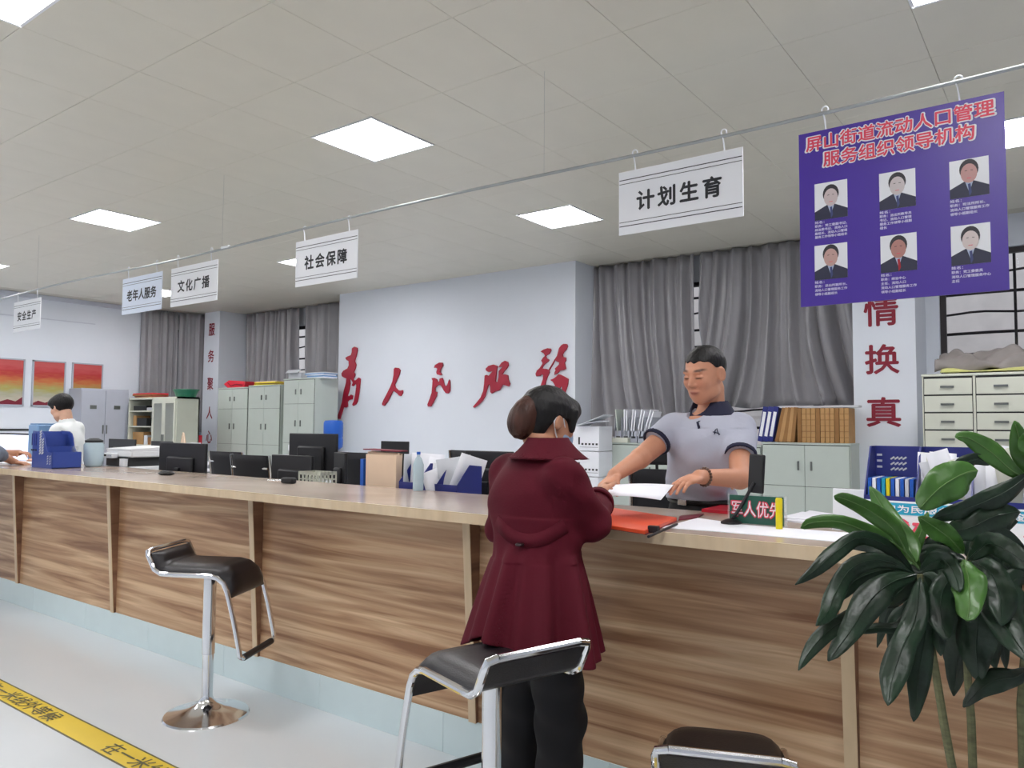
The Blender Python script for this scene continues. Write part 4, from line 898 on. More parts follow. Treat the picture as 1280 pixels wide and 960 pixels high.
# printer
p = PZ(168, 588, 1.04); t = thing('printer', 'white and grey desktop printer behind the counter edge', 'printer', (PY(168, 580, 3.15).x, 3.18, .741), .0)
wp = .2
hp = 1.20-.74
b = B(); b.bb(-wp, wp, -.16, .16, .12, .30); b.build('lower_body', 'white', t, bev=.01)
B().bb(-wp+.02, wp-.03, -.165, .14, .3, .37).build('output_slot', 'slot', t, smooth=0)
B().bb(-wp, wp, -.16, .16, .37, .42).build('scanner_body', 'white', t, bev=.01)
B().prism([(-.16, .42), (.16, .42), (.16, .452), (-.05, .44), (-.16, .435)], lambda u, v, q: (-wp+2*wp*q, u, v)).build('lid', 'white', t, smooth=0)
B().bb(-wp+.02, -wp+.2, -.21, -.16, .36, .40).build('control_panel', 'white', t, bev=.006); B().bb(-wp+.05, -wp+.11, -.212, -.21, .375, .39).build('display', 'slot', t, smooth=0)
for k in range(4): B().bb(-wp+.125+k*.018, -wp+.135+k*.018, -.212, -.21, .376, .386).build('button', 'cab2', t, smooth=0)
B().bb(.08, .16, -.19, -.16, .3, .36).build('side_foot', 'white', t, smooth=0)
B().bb(-wp-.02, wp+.02, -.18, .18, 0, .12).build('stand', 'cab2', t, bev=.004)
# papers on far monitor row
p = PY(185, 550, 5.0); t = thing('paper_pile', 'untidy pile of white and pink papers in the second row', 'papers', (p.x, 5.48, .741))
for k in range(9): rr = random.Random(k); B().box((rr.uniform(-.12, .12), rr.uniform(-.1, .1), .03+.04*k+.01), (.5-.04*k, .26, .04), Euler((0, rr.uniform(-.02, .02), rr.uniform(-.2, .2))).to_matrix()).build('sheets', 'paper', t, smooth=0)
B().prism([(-.05, .38), (.05, .38), (.012, .5), (-.01, .52)], lambda u, v, q: (u, -.02+.02*q, v)).build('pink_sheet', 'manila', t, smooth=0)
# small black item and pen
x, y = at(208, 594); t = thing('computer_mouse', 'small black mouse lying on the counter before the big monitor', 'mouse', (x, y, ZT), .5)
o = B().lathe([(.02, 0), (.032, .006), (.033, .014), (.024, .026), (.004, .03)], 18, sx=1.7, sy=1.0).build('shell', 'black', t); B().bb(-.03, -.005, -.002, .002, .027, .031).build('wheel', 'handle', t, smooth=0)
x, y = at(351, 604); t = thing('handheld_scanner', 'silver and black handheld tool lying on the counter', 'tool', (x, y, ZT), .15)
B().tube([(-.1, 0, .012), (.03, 0, .014)], [.006, .01], 8).build('shaft', 'chrome', t); B().box((.06, 0, .018), (.09, .04, .034)).build('head', 'black', t, bev=.01)
# papers at far left
x, y = at(10, 580); o = B().box((0, 0, .006), (.42, .3, .012)).build('paper_stack', 'paper', smooth=0); o.location = (x, 2.62, ZT); o.rotation_euler = (0, 0, .2); tag(o, 'white papers on the counter under the arms at the far left', 'papers')
# orange folder before the officer
c4 = [PZ(*q, 1.0445) for q in ((752, 660), (756, 637), (848, 646), (802, 668))]
t = thing('orange_folder', 'bright orange document folder lying on the counter between the two people', 'folder', (c4[0].x, c4[0].y, ZT))
o_ = Vector((c4[0].x, c4[0].y, 0))
L4 = [(-.06, -.02), (-.03, .33), (.34, .27), (.235, -.03)]
L4 = [((c.x-o_.x), (c.y-o_.y)) for c in (PZ(735, 656, 1.045), PZ(745, 634, 1.045), PZ(846, 650, 1.045), PZ(806, 667, 1.045))]
B().prism(L4, lambda u, v, q: (u, v, .002+.012*q)).build('cover', 'orange', t, smooth=0, bev=.002)
B().prism([(u*1.01+.002, v+.004) for u, v in L4], lambda u, v, q: (u, v, 0.0+.002*q)).build('back_cover', 'maroon', t, smooth=0)
ca, cb_ = PZ(806, 666, 1.06), PZ(846, 650, 1.06)
B().tube([(ca.x-o_.x+.012, ca.y-o_.y-.0, .009), (cb_.x-o_.x, cb_.y-o_.y, .006)], .0045, 8).build('edge_binding', 'black', t)
q = PZ(815, 663, 1.05); B().box((q.x-o_.x+.006, q.y-o_.y, .014), (.035, .02, .022)).build('clip', 'black', t, smooth=0, bev=.003)
def sheet(lab, px, z0, n=1, m='paper', name='paper_sheet', cat='paper', th=.0015):
    P_ = [PZ(x_, y_, 1.04) for x_, y_ in px]; cx = sum(p.x for p in P_)/len(P_); cy = sum(p.y for p in P_)/len(P_)
    o = B().prism([(p.x-cx, p.y-cy) for p in P_], lambda u, v, q: (u, v, th*q)).build(name, m, smooth=0); o.location = (cx, cy, z0); return tag(o, lab, cat, 'papers lying on the counter')
sheet('white paper lying right of the orange folder', [(826, 660), (872, 648), (922, 655), (896, 665)], ZT)
sheet('long white paper mat along the counter front, right of the gooseneck stand', [(884, 664), (922, 656), (1075, 668), (1050, 678)], ZT, th=.002)
sheet('white paper behind the mat under the plant tip', [(982, 652), (1012, 640), (1082, 650), (1078, 664)], ZT, th=.006)
sheet('stacked grey white sheets right of the green nameplate', [(975, 650), (1003, 643), (1050, 650), (1060, 657)], ZT+.0065, th=.004)
o = sheet('red card on the counter behind the green nameplate', [(877, 640), (905, 634), (925, 637), (912, 643)], ZT, m='redp', name='red_card', th=.012)
sheet('maroon card next to the orange folder tip', [(850, 646), (880, 643), (872, 648), (848, 651)], ZT, m='maroon', name='maroon_card', th=.004)
# green nameplate
a = PZ(912, 656, ZT); c = PZ(985, 658, ZT); yc = 2.66
a = PY(911, 640, 2.66); c = PY(983, 640, 2.66); w = c.x-a.x
t = thing('nameplate', 'green nameplate with white and red characters in clear acrylic stand', 'nameplate', ((a.x+c.x)/2, yc, ZT), .06)
hN = .105
B().bb(-w/2, w/2, .003, .006, 0, hN).bb(-w/2, -w/2+.006, -.006, .003, 0, hN).bb(w/2-.008, w/2, -.006, .003, 0, hN).bb(-w/2, w/2, -.03, .03, 0, .003).build('acrylic_stand', 'acrylic', t, smooth=0)
B().bb(-w/2+.006, w/2-.01, -.003, .003, .004, hN-.004).build('green_card', 'green', t, smooth=0)
lettering('character_outline', '军人优先', 'pink', t, w*.86, .055, bold=.045, loc=(0, -.0068, .055)); lettering('characters', '军人优先', 'white', t, w*.84, .052, bold=.0, loc=(0, -.0076, .055))
p = PY(974, 656, 2.6); t = thing('glue_stick', 'bright yellow marker standing before the green nameplate', 'marker', (p.x, 2.60, ZT)); B().lathe([(.011, 0), (.011, .07), (.009, .072)], 14).build('barrel', 'yellow', t); B().lathe([(.0115, .07), (.0115, .1), (.009, .104)], 14).build('cap', 'yellow', t)
# gooseneck stand with black panel
p = PZ(914, 655, ZT); t = thing('signing_device', 'black gooseneck stand holding a dark upright panel before the officer', 'device stand', (p.x, p.y, ZT))
B().lathe([(.036, 0), (.036, .008), (.02, .016), (.008, .018)], 24).build('base', 'black', t)
e0 = PY(930, 628, p.y+.02); e1 = PY(944, 603, p.y+.03)
B().tube([(0, 0, .012), (.02, 0, .04), (e0.x-p.x, .01, e0.z-ZT), (e1.x-p.x, .02, e1.z-ZT)], .006, 8).build('gooseneck', 'black', t)
e2 = PY(947, 592, p.y+.04); R = Matrix.Rotation(.06, 3, 'Y')
B().box((e2.x-p.x, .03, e2.z-ZT), (.055, .014, .135), R).build('panel', 'black', t, bev=.005)
B().box((e2.x-p.x, .022, e2.z-ZT+.01), (.045, .002, .1), R).build('panel_face', 'slot', t, smooth=0)

# right end: navy file rack with folders and papers, table cards
pa = PY(1093, 557, 2.82); pb = PY(1290, 565, 2.82); wR = pb.x-pa.x+.15; hR = pa.z-ZT
t = thing('file_rack', 'large navy plastic file rack behind the plant, full of blue folders and papers', 'file rack', (pa.x+wR/2, 2.76, ZT))
b = B(); b.bb(-wR/2, wR/2, .062, .066, 0, hR).bb(-wR/2, wR/2, -.1, .066, 0, .004).bb(-wR/2, wR/2, -.1, -.096, 0, hR*.45)
for k in range(5):
    xx = -wR/2+wR*k/4; b.prism([(-.1, 0), (.066, 0), (.066, hR), (.0, hR), (-.1, hR*.45)], lambda u, v, q: (xx-.0025+.005*q, u, v))
b.build('rack_body', 'navy', t, smooth=0)
for k in range(3): B().box((-wR/2+.015, .0615, hR-.03-.02*k), (.016, .002, .007)).build('slot_hole', 'paper2', t, smooth=0)
for k in range(4):
    for q in range(3): B().box((-wR/2+.055+.012*k, .0605, hR-.04-.018*q), (.014, .002, .005), Matrix.Rotation(-.6, 3, 'Y')).build('slot_hole', 'paper2', t, smooth=0)
cols = ['brightblue', 'paper', 'brightblue', 'cab', 'yellow', 'brightblue', 'paper', 'brightblue', 'paper2', 'brightblue']
for k in range(10):
    o = B().box((0, 0, .0), (.010, .14, hR*.62)).build('folder', 'cyan' if cols[k] == 'cab' else cols[k], t, smooth=0); o.location = (-wR/2+.012+.0135*k, -.015, hR*.31+.006)
rr = random.Random(21)
for k in range(15):
    x_ = -wR/2+.17+k*(wR-.22)/15; R = Euler((rr.uniform(-.1, .1), rr.uniform(-.3, .2), rr.uniform(-.2, .4))).to_matrix(); hh = hR*rr.uniform(.8, 1.02)
    def pf(u, v, c=(x_, -.03, .01), R=R, hh=hh, kk=k): return tuple(R @ Vector((-.035+.07*u, .02*math.sin(u*3+kk)*v+.015*v*v*math.sin(kk), hh*v))+Vector(c))
    B().grid(5, 5, pf).build('paper_sheet', ('paper', 'paper', 'cab3', 'paper2')[k % 4], t, smooth=180, solid=.004)
def tcard(lab, x0_, x1_, Y, z1_, txt, big, rz=0):
    w = x1_-x0_; t = thing('table_card', lab, 'table card', ((x0_+x1_)/2, Y, ZT), rz, group='white and cyan window cards'); h = z1_-ZT
    B().prism([(-.035, 0), (.035, 0), (.002, h), (-.002, h)], lambda u, v, q: (-w/2+w*q, u, v)).build('card', 'white', t, smooth=0)
    ang = math.atan2(.033, h); R = Matrix.Rotation(-ang, 3, 'X')
    def q(f): return (-.035+.033*f)
    for f0, f1, mm in ((.0, .09, 'cyan'), (.70, .96, 'cyan')):
        B().prism([(-w/2+.002, 0), (w/2-.002, 0), (w/2-.002, 1), (w*.2, .8 if mm == 'cyan' and f0 > .5 else 1), (-w*.2, 1.1), (-w/2+.002, 1)] if 0 else [(-w/2+.002, 0), (w/2-.002, 0), (w/2-.002, 1), (-w/2+.002, 1)],
                  lambda u, v, tt: (u, q(f0+(f1-f0)*v)-.0008-.001*tt, h*(f0+(f1-f0)*v))).build('colour_band', mm, t, smooth=0)
    lettering('band_text', txt, 'white', t, w*.8, h*.17, bold=.02, loc=(0, q(.83)-.003, h*.83), R=R); lettering('large_text', big, 'pink', t, w*.62, h*.42, bold=.04, loc=(0, q(.4)-.003, h*.4), R=R)
    return t
a = PY(1079, 640, 2.5).x; c = PY(1203, 640, 2.5).x; zt_ = PY(1100, 625, 2.5).z
tcard('white and cyan window card with red characters, left one under the file rack', a, c, 2.5, zt_, '窗口为民服务', '代办')
tcard('white and cyan window card at the right edge behind the plant', PY(1254, 640, 2.5).x, PY(1400, 640, 2.5).x, 2.5, PY(1260, 636, 2.5).z, '窗口为民服务', '便民')
a = PY(1041, 640, 2.72).x; c = PY(1092, 640, 2.72).x; t = thing('white_board', 'blank white plastic card stand left of the navy file rack', 'card stand', ((a+c)/2, 2.72, ZT)); hW = PY(1050, 611, 2.72).z-ZT
B().box((0, 0, hW/2+.001), (c-a, .006, hW), Matrix.Rotation(-.08, 3, 'X')).build('plate', 'white', t, bev=.003); B().box((0, .02, .003), (c-a, .06, .005)).build('foot', 'white', t, smooth=0)

# ================================================================= BAR STOOLS
def stool(lab, x, y, rz, sh=.69, first={}):
    if sh in first: return dup(first[sh], None, lab, (x, y, 0), rz)
    t = thing('bar_stool', lab, 'bar stool', (x, y, 0), rz, group='black and chrome bar stools'); first[sh] = t
    W2 = .165; h = sh
    prof = [(-.215, h+.085), (-.2, h+.055), (-.182, h+.02), (-.15, h+.002), (-.1, h), (.0, h), (.09, h), (.13, h-.008), (.16, h-.03), (.178, h-.065), (.19, h-.105)]
    # cushion follows the profile
    b = B(); n = len(prof)
    def nrm(i):
        a_ = Vector(prof[max(i-1, 0)]); c_ = Vector(prof[min(i+1, n-1)]); d_ = (c_-a_).normalized(); return Vector((-d_.y, d_.x))
    def cf(u, v):
        # u along profile, v around the width; padded top
        k = u*(n-1); i = min(int(k), n-2); f = k-i; y_ = prof[i][0]*(1-f)+prof[i+1][0]*f; z_ = prof[i][1]*(1-f)+prof[i+1][1]*f
        nv = nrm(i)*(1-f)+nrm(i+1)*f; s_ = -1+2*v; e = (1-abs(s_)**6)*(1-abs(2*u-1)**12); th = .008+.03*e
        return (s_*(W2-.008), y_+nv.x*th, z_+nv.y*th)
    def cb(u, v):
        k = u*(n-1); i = min(int(k), n-2); f = k-i; nv = nrm(i)*(1-f)+nrm(i+1)*f
        return ((-1+2*v)*(W2-.008), prof[i][0]*(1-f)+prof[i+1][0]*f-nv.x*.004, prof[i][1]*(1-f)+prof[i+1][1]*f-nv.y*.004)
    b.grid(41, 17, cf); b.grid(41, 17, cb)
    nu, nv_ = 41, 17; o_ = nu*nv_
    ring = [j*nu for j in range(nv_)]+[(nv_-1)*nu+i for i in range(nu)]+[j*nu+nu-1 for j in reversed(range(nv_))]+[i for i in reversed(range(nu))]
    for q in range(len(ring)):
        a_, c_ = ring[q], ring[(q+1) % len(ring)]
        if a_ != c_: b.f.append((a_, c_, c_+o_, a_+o_)); b.m.append(0)
    b.build('seat_cushion', 'leather', t, smooth=60)
    # chrome frame loop: over the lip, along both sides, down to the foot bar
    side = [(y_, z_-.006) for y_, z_ in prof]
    side2 = side+[(.215, h-.2), (.245, h-.33), (.25, h-.36)]
    L = [(-W2-.004, y_, z_) for y_, z_ in side2]; Rr = [(W2+.004, y_, z_) for y_, z_ in side2]
    loop = [(-W2+.03, -.222, h+.1)]+[(-W2, -.22, h+.094)]+L
    B().tube(loop, .0115, 10, flat=1).build('side_tube', 'chrome', t)
    B().tube([(-q[0], q[1], q[2]) for q in loop], .0115, 10).build('side_tube', 'chrome', t)
    B().tube([(-W2+.03, -.222, h+.1), (W2-.03, -.222, h+.1)], .0115, 10).build('lip_bar', 'chrome', t)
    B().tube([(-W2-.004, .25, h-.36), (-W2+.012, .252, h-.372), (W2-.012, .252, h-.372), (W2+.004, .25, h-.36)], .011, 8).build('foot_bar', 'chrome', t)
    B().tube([(-W2+.03, .252, h-.372), (W2-.03, .252, h-.372)], .0155, 10).build('foot_grip', 'black', t)
    B().box((0, 0, h-.02), (.2, .16, .022)).build('mount_plate', 'black', t, smooth=0, bev=.004)
    B().lathe([(.029, h-.03), (.029, max(h-.40, .14)), (.0295, max(h-.405, .135))], 24).build('upper_column', 'chrome', t)
    B().lathe([(.0255, max(h-.40, .14)), (.0255, .09), (.03, .075), (.045, .055), (.08, .035), (.14, .018), (.19, .008), (.195, 0)], 40).build('trumpet_base', 'chrome', t)
    return t
stool('bar stool standing alone at the left, seat lip raised on the left', -3.37, 2.13, math.radians(-62))
stool('bar stool beside the woman, its lip tucked under her coat', -1.37, 1.765, math.radians(72))
stool('lowest bar stool, cut off by the bottom edge right of the woman', -.815, 2.09, math.radians(22), sh=.465)

# ================================================================= POTTED PLANT
t = thing('potted_plant', 'tall dark green broad-leaved dracaena in front of the counter at the right', 'plant', (-.12, 1.72, 0))
O = Vector((-.12, 1.72, 0))
B().lathe([(.15, 0), (.19, .02), (.22, .3), (.235, .32), (.235, .34), (.205, .34), (.2, .31), (.02, .31)], 36, (.0, 0, 0)).build('pot', 'pot', t)
B().lathe([(.2, .3), (.2, .315), (.01, .32)], 24).build('soil', 'soil', t)
def cane(pts, r):
    B().tube([Vector(p)-O for p in pts], r, 8).build('cane', 'cane', t)
Yp = 1.72
A1 = PY(1150, 718, Yp-.02); A2 = PY(1210, 700, Yp+.02); A3 = PY(1290, 700, Yp+.03)
cane([(-.17, 1.70, .3), PY(1196, 990, Yp-.02), PY(1180, 905, Yp-.02), PY(1168, 830, Yp-.02), PY(1155, 760, Yp-.02), A1], [.009, .008, .0078, .0072, .0066, .006])
cane([(-.10, 1.75, .3), PY(1217, 990, Yp+.02), PY(1214, 900, Yp+.02), PY(1210, 850, Yp+.02), PY(1205, 760, Yp+.02), A2], [.009, .0078, .0075, .007, .0065, .006])
cane([(-.03, 1.75, .3), PY(1280, 990, Yp+.03), PY(1276, 880, Yp+.03), PY(1284, 780, Yp+.03), A3], [.009, .0078, .0072, .0068, .006])
B().tube([A2-O, PY(1230, 640, Yp+.02)-O, PY(1275, 610, Yp+.04)-O], .004, 6).build('petiole', 'cane', t)
rl = random.Random(5)
def leaf(px, w, yb, yt, m='leaf', wave=.5, name='leaf'):
    """px: base->tip midrib pixels; w width in px at widest; depth y from yb to yt"""
    n = len(px); P_ = [PY(x_, y_, yb+(yt-yb)*i/(n-1)) for i, (x_, y_) in enumerate(px)]
    # smooth resample (Catmull-Rom)
    R_ = []
    S = 14
    for s in range(S+1):
        f = s/S*(n-1); i = min(int(f), n-2); f -= i
        p0, p1, p2, p3 = P_[max(i-1, 0)], P_[i], P_[i+1], P_[min(i+2, n-1)]
        R_.append(.5*(2*p1+(p2-p0)*f+(2*p0-5*p1+4*p2-p3)*f*f+(3*p1-p0-3*p2+p3)*f**3))
    wm = w*(FW.dot(P_[n//2]-CAMP))/FPX/2; ph = rl.uniform(0, 6)
    vs = []; cr = [-1, -.66, -.33, 0, .33, .66, 1]; tw = rl.uniform(-.35, .35)
    for s, p in enumerate(R_):
        u = s/S; d = (R_[min(s+1, S)]-R_[max(s-1, 0)]).normalized()
        view = (CAMP-p).normalized(); a = d.cross(view)
        if a.length < .05: a = d.orthogonal()
        a.normalize(); nn = a.cross(d).normalized()
        ww = wm*max(.05, (max(u, .004)**.75)*(max(1-u, .002)**.8)/.345)*(1+.10*math.sin(u*11+ph))
        aa = (a*math.cos(tw)+nn*math.sin(tw))
        for c in cr:
            q = p+aa*c*ww+nn*(-abs(c)*ww*.22+ .012*wave*math.sin(u*15+ph+c*1.5)*abs(c)*(ww/.02))
            vs.append(q-O)
    fs = [(s*7+k, s*7+k+1, (s+1)*7+k+1, (s+1)*7+k) for s in range(S) for k in range(6)]
    b = B(); b.add(vs, fs); l_ = b.build(name, m, t, smooth=180, solid=.0012)
    B().tube([q-O+(CAMP-q).normalized()*.0016 for q in R_[:-1]], [.0016*(1-.6*k/S) for k in range(S)], 5).build('midrib', 'rib' if m == 'leafl' else 'leaf', l_)
A = (1150, 712); Bc = (1207, 700); D = (1270, 690)
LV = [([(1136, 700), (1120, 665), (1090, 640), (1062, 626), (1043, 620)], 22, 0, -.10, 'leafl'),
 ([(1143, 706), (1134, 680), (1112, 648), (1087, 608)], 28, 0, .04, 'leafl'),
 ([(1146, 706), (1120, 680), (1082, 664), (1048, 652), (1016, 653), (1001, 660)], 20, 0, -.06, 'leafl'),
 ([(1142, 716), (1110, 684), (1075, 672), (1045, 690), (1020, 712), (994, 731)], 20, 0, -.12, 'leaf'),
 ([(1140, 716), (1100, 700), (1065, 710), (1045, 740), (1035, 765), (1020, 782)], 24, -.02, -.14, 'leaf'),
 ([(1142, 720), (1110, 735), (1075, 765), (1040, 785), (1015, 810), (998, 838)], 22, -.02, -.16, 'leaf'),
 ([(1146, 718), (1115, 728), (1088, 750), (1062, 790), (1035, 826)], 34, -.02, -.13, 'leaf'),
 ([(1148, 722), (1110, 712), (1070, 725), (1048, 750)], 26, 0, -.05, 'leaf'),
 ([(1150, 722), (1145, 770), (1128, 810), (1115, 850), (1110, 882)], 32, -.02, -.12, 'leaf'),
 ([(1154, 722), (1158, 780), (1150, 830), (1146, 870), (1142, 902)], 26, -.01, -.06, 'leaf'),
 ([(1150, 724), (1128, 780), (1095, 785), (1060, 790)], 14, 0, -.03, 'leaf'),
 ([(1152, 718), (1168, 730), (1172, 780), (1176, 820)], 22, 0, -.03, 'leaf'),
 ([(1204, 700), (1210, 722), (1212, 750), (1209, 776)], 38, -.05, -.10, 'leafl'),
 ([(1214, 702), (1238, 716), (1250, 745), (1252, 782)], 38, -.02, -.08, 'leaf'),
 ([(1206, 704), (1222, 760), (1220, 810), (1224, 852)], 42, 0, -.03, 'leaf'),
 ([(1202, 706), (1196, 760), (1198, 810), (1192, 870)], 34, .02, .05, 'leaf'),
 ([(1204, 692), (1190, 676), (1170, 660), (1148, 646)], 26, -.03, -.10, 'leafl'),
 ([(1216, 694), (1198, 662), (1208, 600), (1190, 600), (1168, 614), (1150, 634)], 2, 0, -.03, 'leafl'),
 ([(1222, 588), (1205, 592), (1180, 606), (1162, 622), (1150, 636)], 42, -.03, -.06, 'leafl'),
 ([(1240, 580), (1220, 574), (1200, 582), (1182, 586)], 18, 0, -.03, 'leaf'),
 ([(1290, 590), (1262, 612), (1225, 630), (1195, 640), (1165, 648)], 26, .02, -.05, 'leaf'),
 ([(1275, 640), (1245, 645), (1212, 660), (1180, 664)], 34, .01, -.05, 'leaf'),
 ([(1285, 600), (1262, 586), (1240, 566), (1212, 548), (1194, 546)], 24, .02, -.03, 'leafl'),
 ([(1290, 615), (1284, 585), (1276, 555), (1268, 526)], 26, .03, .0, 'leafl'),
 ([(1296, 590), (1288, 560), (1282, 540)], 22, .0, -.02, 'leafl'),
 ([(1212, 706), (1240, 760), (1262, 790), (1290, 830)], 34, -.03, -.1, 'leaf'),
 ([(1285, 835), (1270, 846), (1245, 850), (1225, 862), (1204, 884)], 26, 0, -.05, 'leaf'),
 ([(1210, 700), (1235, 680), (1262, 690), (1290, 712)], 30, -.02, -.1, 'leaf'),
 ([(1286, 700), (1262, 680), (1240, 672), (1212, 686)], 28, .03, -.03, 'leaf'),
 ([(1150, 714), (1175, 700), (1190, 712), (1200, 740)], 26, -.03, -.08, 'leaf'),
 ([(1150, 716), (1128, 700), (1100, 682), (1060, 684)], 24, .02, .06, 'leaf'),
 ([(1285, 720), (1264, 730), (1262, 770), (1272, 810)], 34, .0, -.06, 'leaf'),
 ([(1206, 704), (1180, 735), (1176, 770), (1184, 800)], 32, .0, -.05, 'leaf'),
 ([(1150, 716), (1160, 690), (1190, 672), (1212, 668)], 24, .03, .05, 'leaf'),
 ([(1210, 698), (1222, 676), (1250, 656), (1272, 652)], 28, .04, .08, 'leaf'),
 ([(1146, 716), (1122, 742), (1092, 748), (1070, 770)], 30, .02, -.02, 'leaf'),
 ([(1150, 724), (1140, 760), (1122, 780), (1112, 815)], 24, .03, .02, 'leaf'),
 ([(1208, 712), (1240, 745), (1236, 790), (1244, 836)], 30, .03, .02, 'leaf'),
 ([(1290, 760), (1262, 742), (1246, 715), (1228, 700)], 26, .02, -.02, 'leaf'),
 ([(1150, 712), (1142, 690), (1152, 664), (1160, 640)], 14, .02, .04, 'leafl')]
for px, w_, a_, c_, m_ in LV:
    if w_ < 5: continue
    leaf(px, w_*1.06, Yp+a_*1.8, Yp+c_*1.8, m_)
re_ = random.Random(31)
for k in range(22):
    cx_, cy2 = ((1152, 716), (1208, 702), (1284, 698))[k % 3]; a = re_.uniform(.15, 2.9); L_ = re_.uniform(80, 150); dx, dy = math.cos(a)*L_*.8, math.sin(a)*L_*.55
    dr = re_.uniform(30, 80); dep = re_.uniform(-.02, .10)
    leaf([(cx_, cy2), (cx_+dx*.4, cy2+dy*.25-12), (cx_+dx*.8, cy2+dy*.6+dr*.3), (cx_+dx, cy2+dy+dr)], re_.uniform(20, 32), Yp+.03, Yp+.03+dep, 'leaf')
# ================================================================= PEOPLE
def frame(F, pitch=0.0, roll=0.0):
    """columns: left (x), forward (y), up (z) of a head or trunk that faces F, tipped forward by pitch"""
    F = Vector((F[0], F[1], 0)).normalized(); Z = Vector((0, 0, 1)); Lx = F.cross(Z)      # person's right is +x
    R = Matrix((Lx, F, Z)).transposed()
    return R @ Matrix.Rotation(-pitch, 3, 'X') @ Matrix.Rotation(roll, 3, 'Y')
def V(*a): return Vector(a)
SKIN = np.array(rgb(214, 160, 130)[:3])
def put_head(S, C, R, s=1.0, nose=1.0, fem=False):
    C = Vector(C); g = lambda *p: C+R @ (Vector(p)*s); Rn = np.array(R)
    E = lambda p, r, k, op='add', rot=None: S.ell(g(*p), np.array(r)*s, Rn if rot is None else np.array(R @ rot), k, op)
    E((0, -.012, .028), (.075, .095, .086), .01)
    E((0, .028, -.03), (.061, .064, .074), .03)
    E((0, .040, -.075), (.046, .042, .030), .03)
    E((0, .066, -.096), (.020, .016, .015), .02)
    for q in (-1, 1):
        E((q*.036, .066, -.018), (.022, .018, .022), .02)
        E((q*.045, .02, -.070), (.018, .03, .022), .02)
    S.cone(g(-.036, .083, .031), g(.036, .083, .031), .008*s, .008*s, .014)
    for q in (-1, 1): E((q*.030, .104, .010), (.017, .016, .012), .010, 'sub')
    for q in (-1, 1): E((q*.030, .080, .008), (.015, .012, .011), .004)
    S.cone(g(0, .088, .014), g(0, .107, -.020), .0075*s, .0115*s*nose, .012)
    for q in (-1, 1): E((q*.012, .096, -.024), (.0085, .010, .0075), .006)
    E((0, .088, -.052), (.023, .010, .0055), .006); E((0, .086, -.062), (.019, .010, .0065), .006)
    for q in (-1, 1):
        E((q*.079, -.006, .0), (.008, .020, .032), .006, rot=Matrix.Rotation(q*.35, 3, 'Z'))
        E((q*.086, .000, .0), (.006, .010, .018), .004, 'sub', rot=Matrix.Rotation(q*.35, 3, 'Z'))
def head_tint(C, R, s, skin, stubble=0.0, fem=False):
    Ci = np.array(C); Rn = np.array(R)
    sk = np.array(skin)
    def f(P):
        q = (P-Ci)@Rn/s; x, y, z = np.abs(q[:, 0]), q[:, 1], q[:, 2]; col = np.ones((len(P), 4)); c = np.tile(sk, (len(P), 1))
        near = (np.linalg.norm(q, axis=1) < .16)
        def mix(c, w, t): w = (w*near)[:, None]; return c*(1-w)+np.array(t)*w
        lip = np.exp(-((x/.021)**4+((z+.057)/.0085)**4))*(y > .07); c = mix(c, lip*.65, rgb(158, 84, 80)[:3])
        cheek = np.exp(-(((x-.035)/.022)**2+((z+.02)/.022)**2))*(y > .04); c = mix(c, cheek*.25, rgb(206, 130, 108)[:3])
        brow = np.exp(-(((x-.033)/.019)**4+((z-.033-.004*np.cos((x-.033)*60))/.0045)**4))*(y > .05); c = mix(c, brow*.9, rgb(44, 34, 32)[:3])
        eye = np.exp(-(((x-.030)/.014)**4+((z-.0055)/.0032)**4))*(y > .05); c = mix(c, eye*.9, rgb(40, 28, 26)[:3])
        nos = np.exp(-(((x-.007)/.004)**2+((z+.031)/.003)**2))*(y > .085); c = mix(c, nos*.7, rgb(96, 50, 44)[:3])
        ml = np.exp(-((x/.021)**4+((z+.0565)/.0018)**2))*(y > .07); c = mix(c, ml*.6, rgb(90, 40, 40)[:3])
        col[:, :3] = c; return col
    return f
def put_hand(S, wrist, d, n, side, s=1.0, curl=(.35, .5, .4), spread=.05, thumb=(.55, .75, .35), tc=.25):
    """d: finger direction, n: palm normal (towards what is held), side: +1/-1 picks the thumb side"""
    w = Vector(wrist); d = Vector(d).normalized(); n = (Vector(n)-d*Vector(n).dot(d)).normalized(); t = d.cross(n).normalized()*side
    Rn = np.array(Matrix((d, t, n)).transposed())
    S.ell(w+d*.045*s, (.050*s, .041*s, .0145*s), Rn, .012); S.ell(w+d*.066*s+t*.0*s, (.026*s, .040*s, .0125*s), Rn, .008)
    S.ell(w+d*.03*s+t*.026*s+n*.006*s, (.030*s, .016*s, .015*s), Rn, .01)
    L = [(.026, .070), (.009, .079), (-.009, .073), (-.026, .057)]
    for i, (o, ln) in enumerate(L):
        base = w+d*(.083-.004*abs(i-1))*s+t*o*s; ang = spread*(1.2-i*.8); dd = (d*math.cos(ang)+t*math.sin(ang)).normalized(); a = 0; p = base; r = .0088*s
        for q, fr in enumerate((.44, .30, .26)):
            a += curl[q]*(1+.08*i); v = dd*math.cos(a)+n*math.sin(a); p2 = p+v*ln*fr*s; S.cone(p, p2, r, r*.88, .0025 if q == 0 else .002); p = p2; r *= .88
    b0 = w+d*.022*s+t*.028*s; v = (d*thumb[0]+t*thumb[1]+n*thumb[2]).normalized(); p1 = b0+v*.034*s; S.cone(b0, p1, .0125*s, .0105*s, .006)
    v2 = (v*math.cos(tc)+d*math.sin(tc)+n*.15).normalized(); p2 = p1+v2*.028*s; S.cone(p1, p2, .0105*s, .0092*s, .003); S.cone(p2, p2+(v2+d*.25).normalized()*.022*s, .0092*s, .0076*s, .003)
def limb(S, pts, rs, k=.02):
    for i in range(len(pts)-1): S.cone(pts[i], pts[i+1], rs[i], rs[i+1], k)
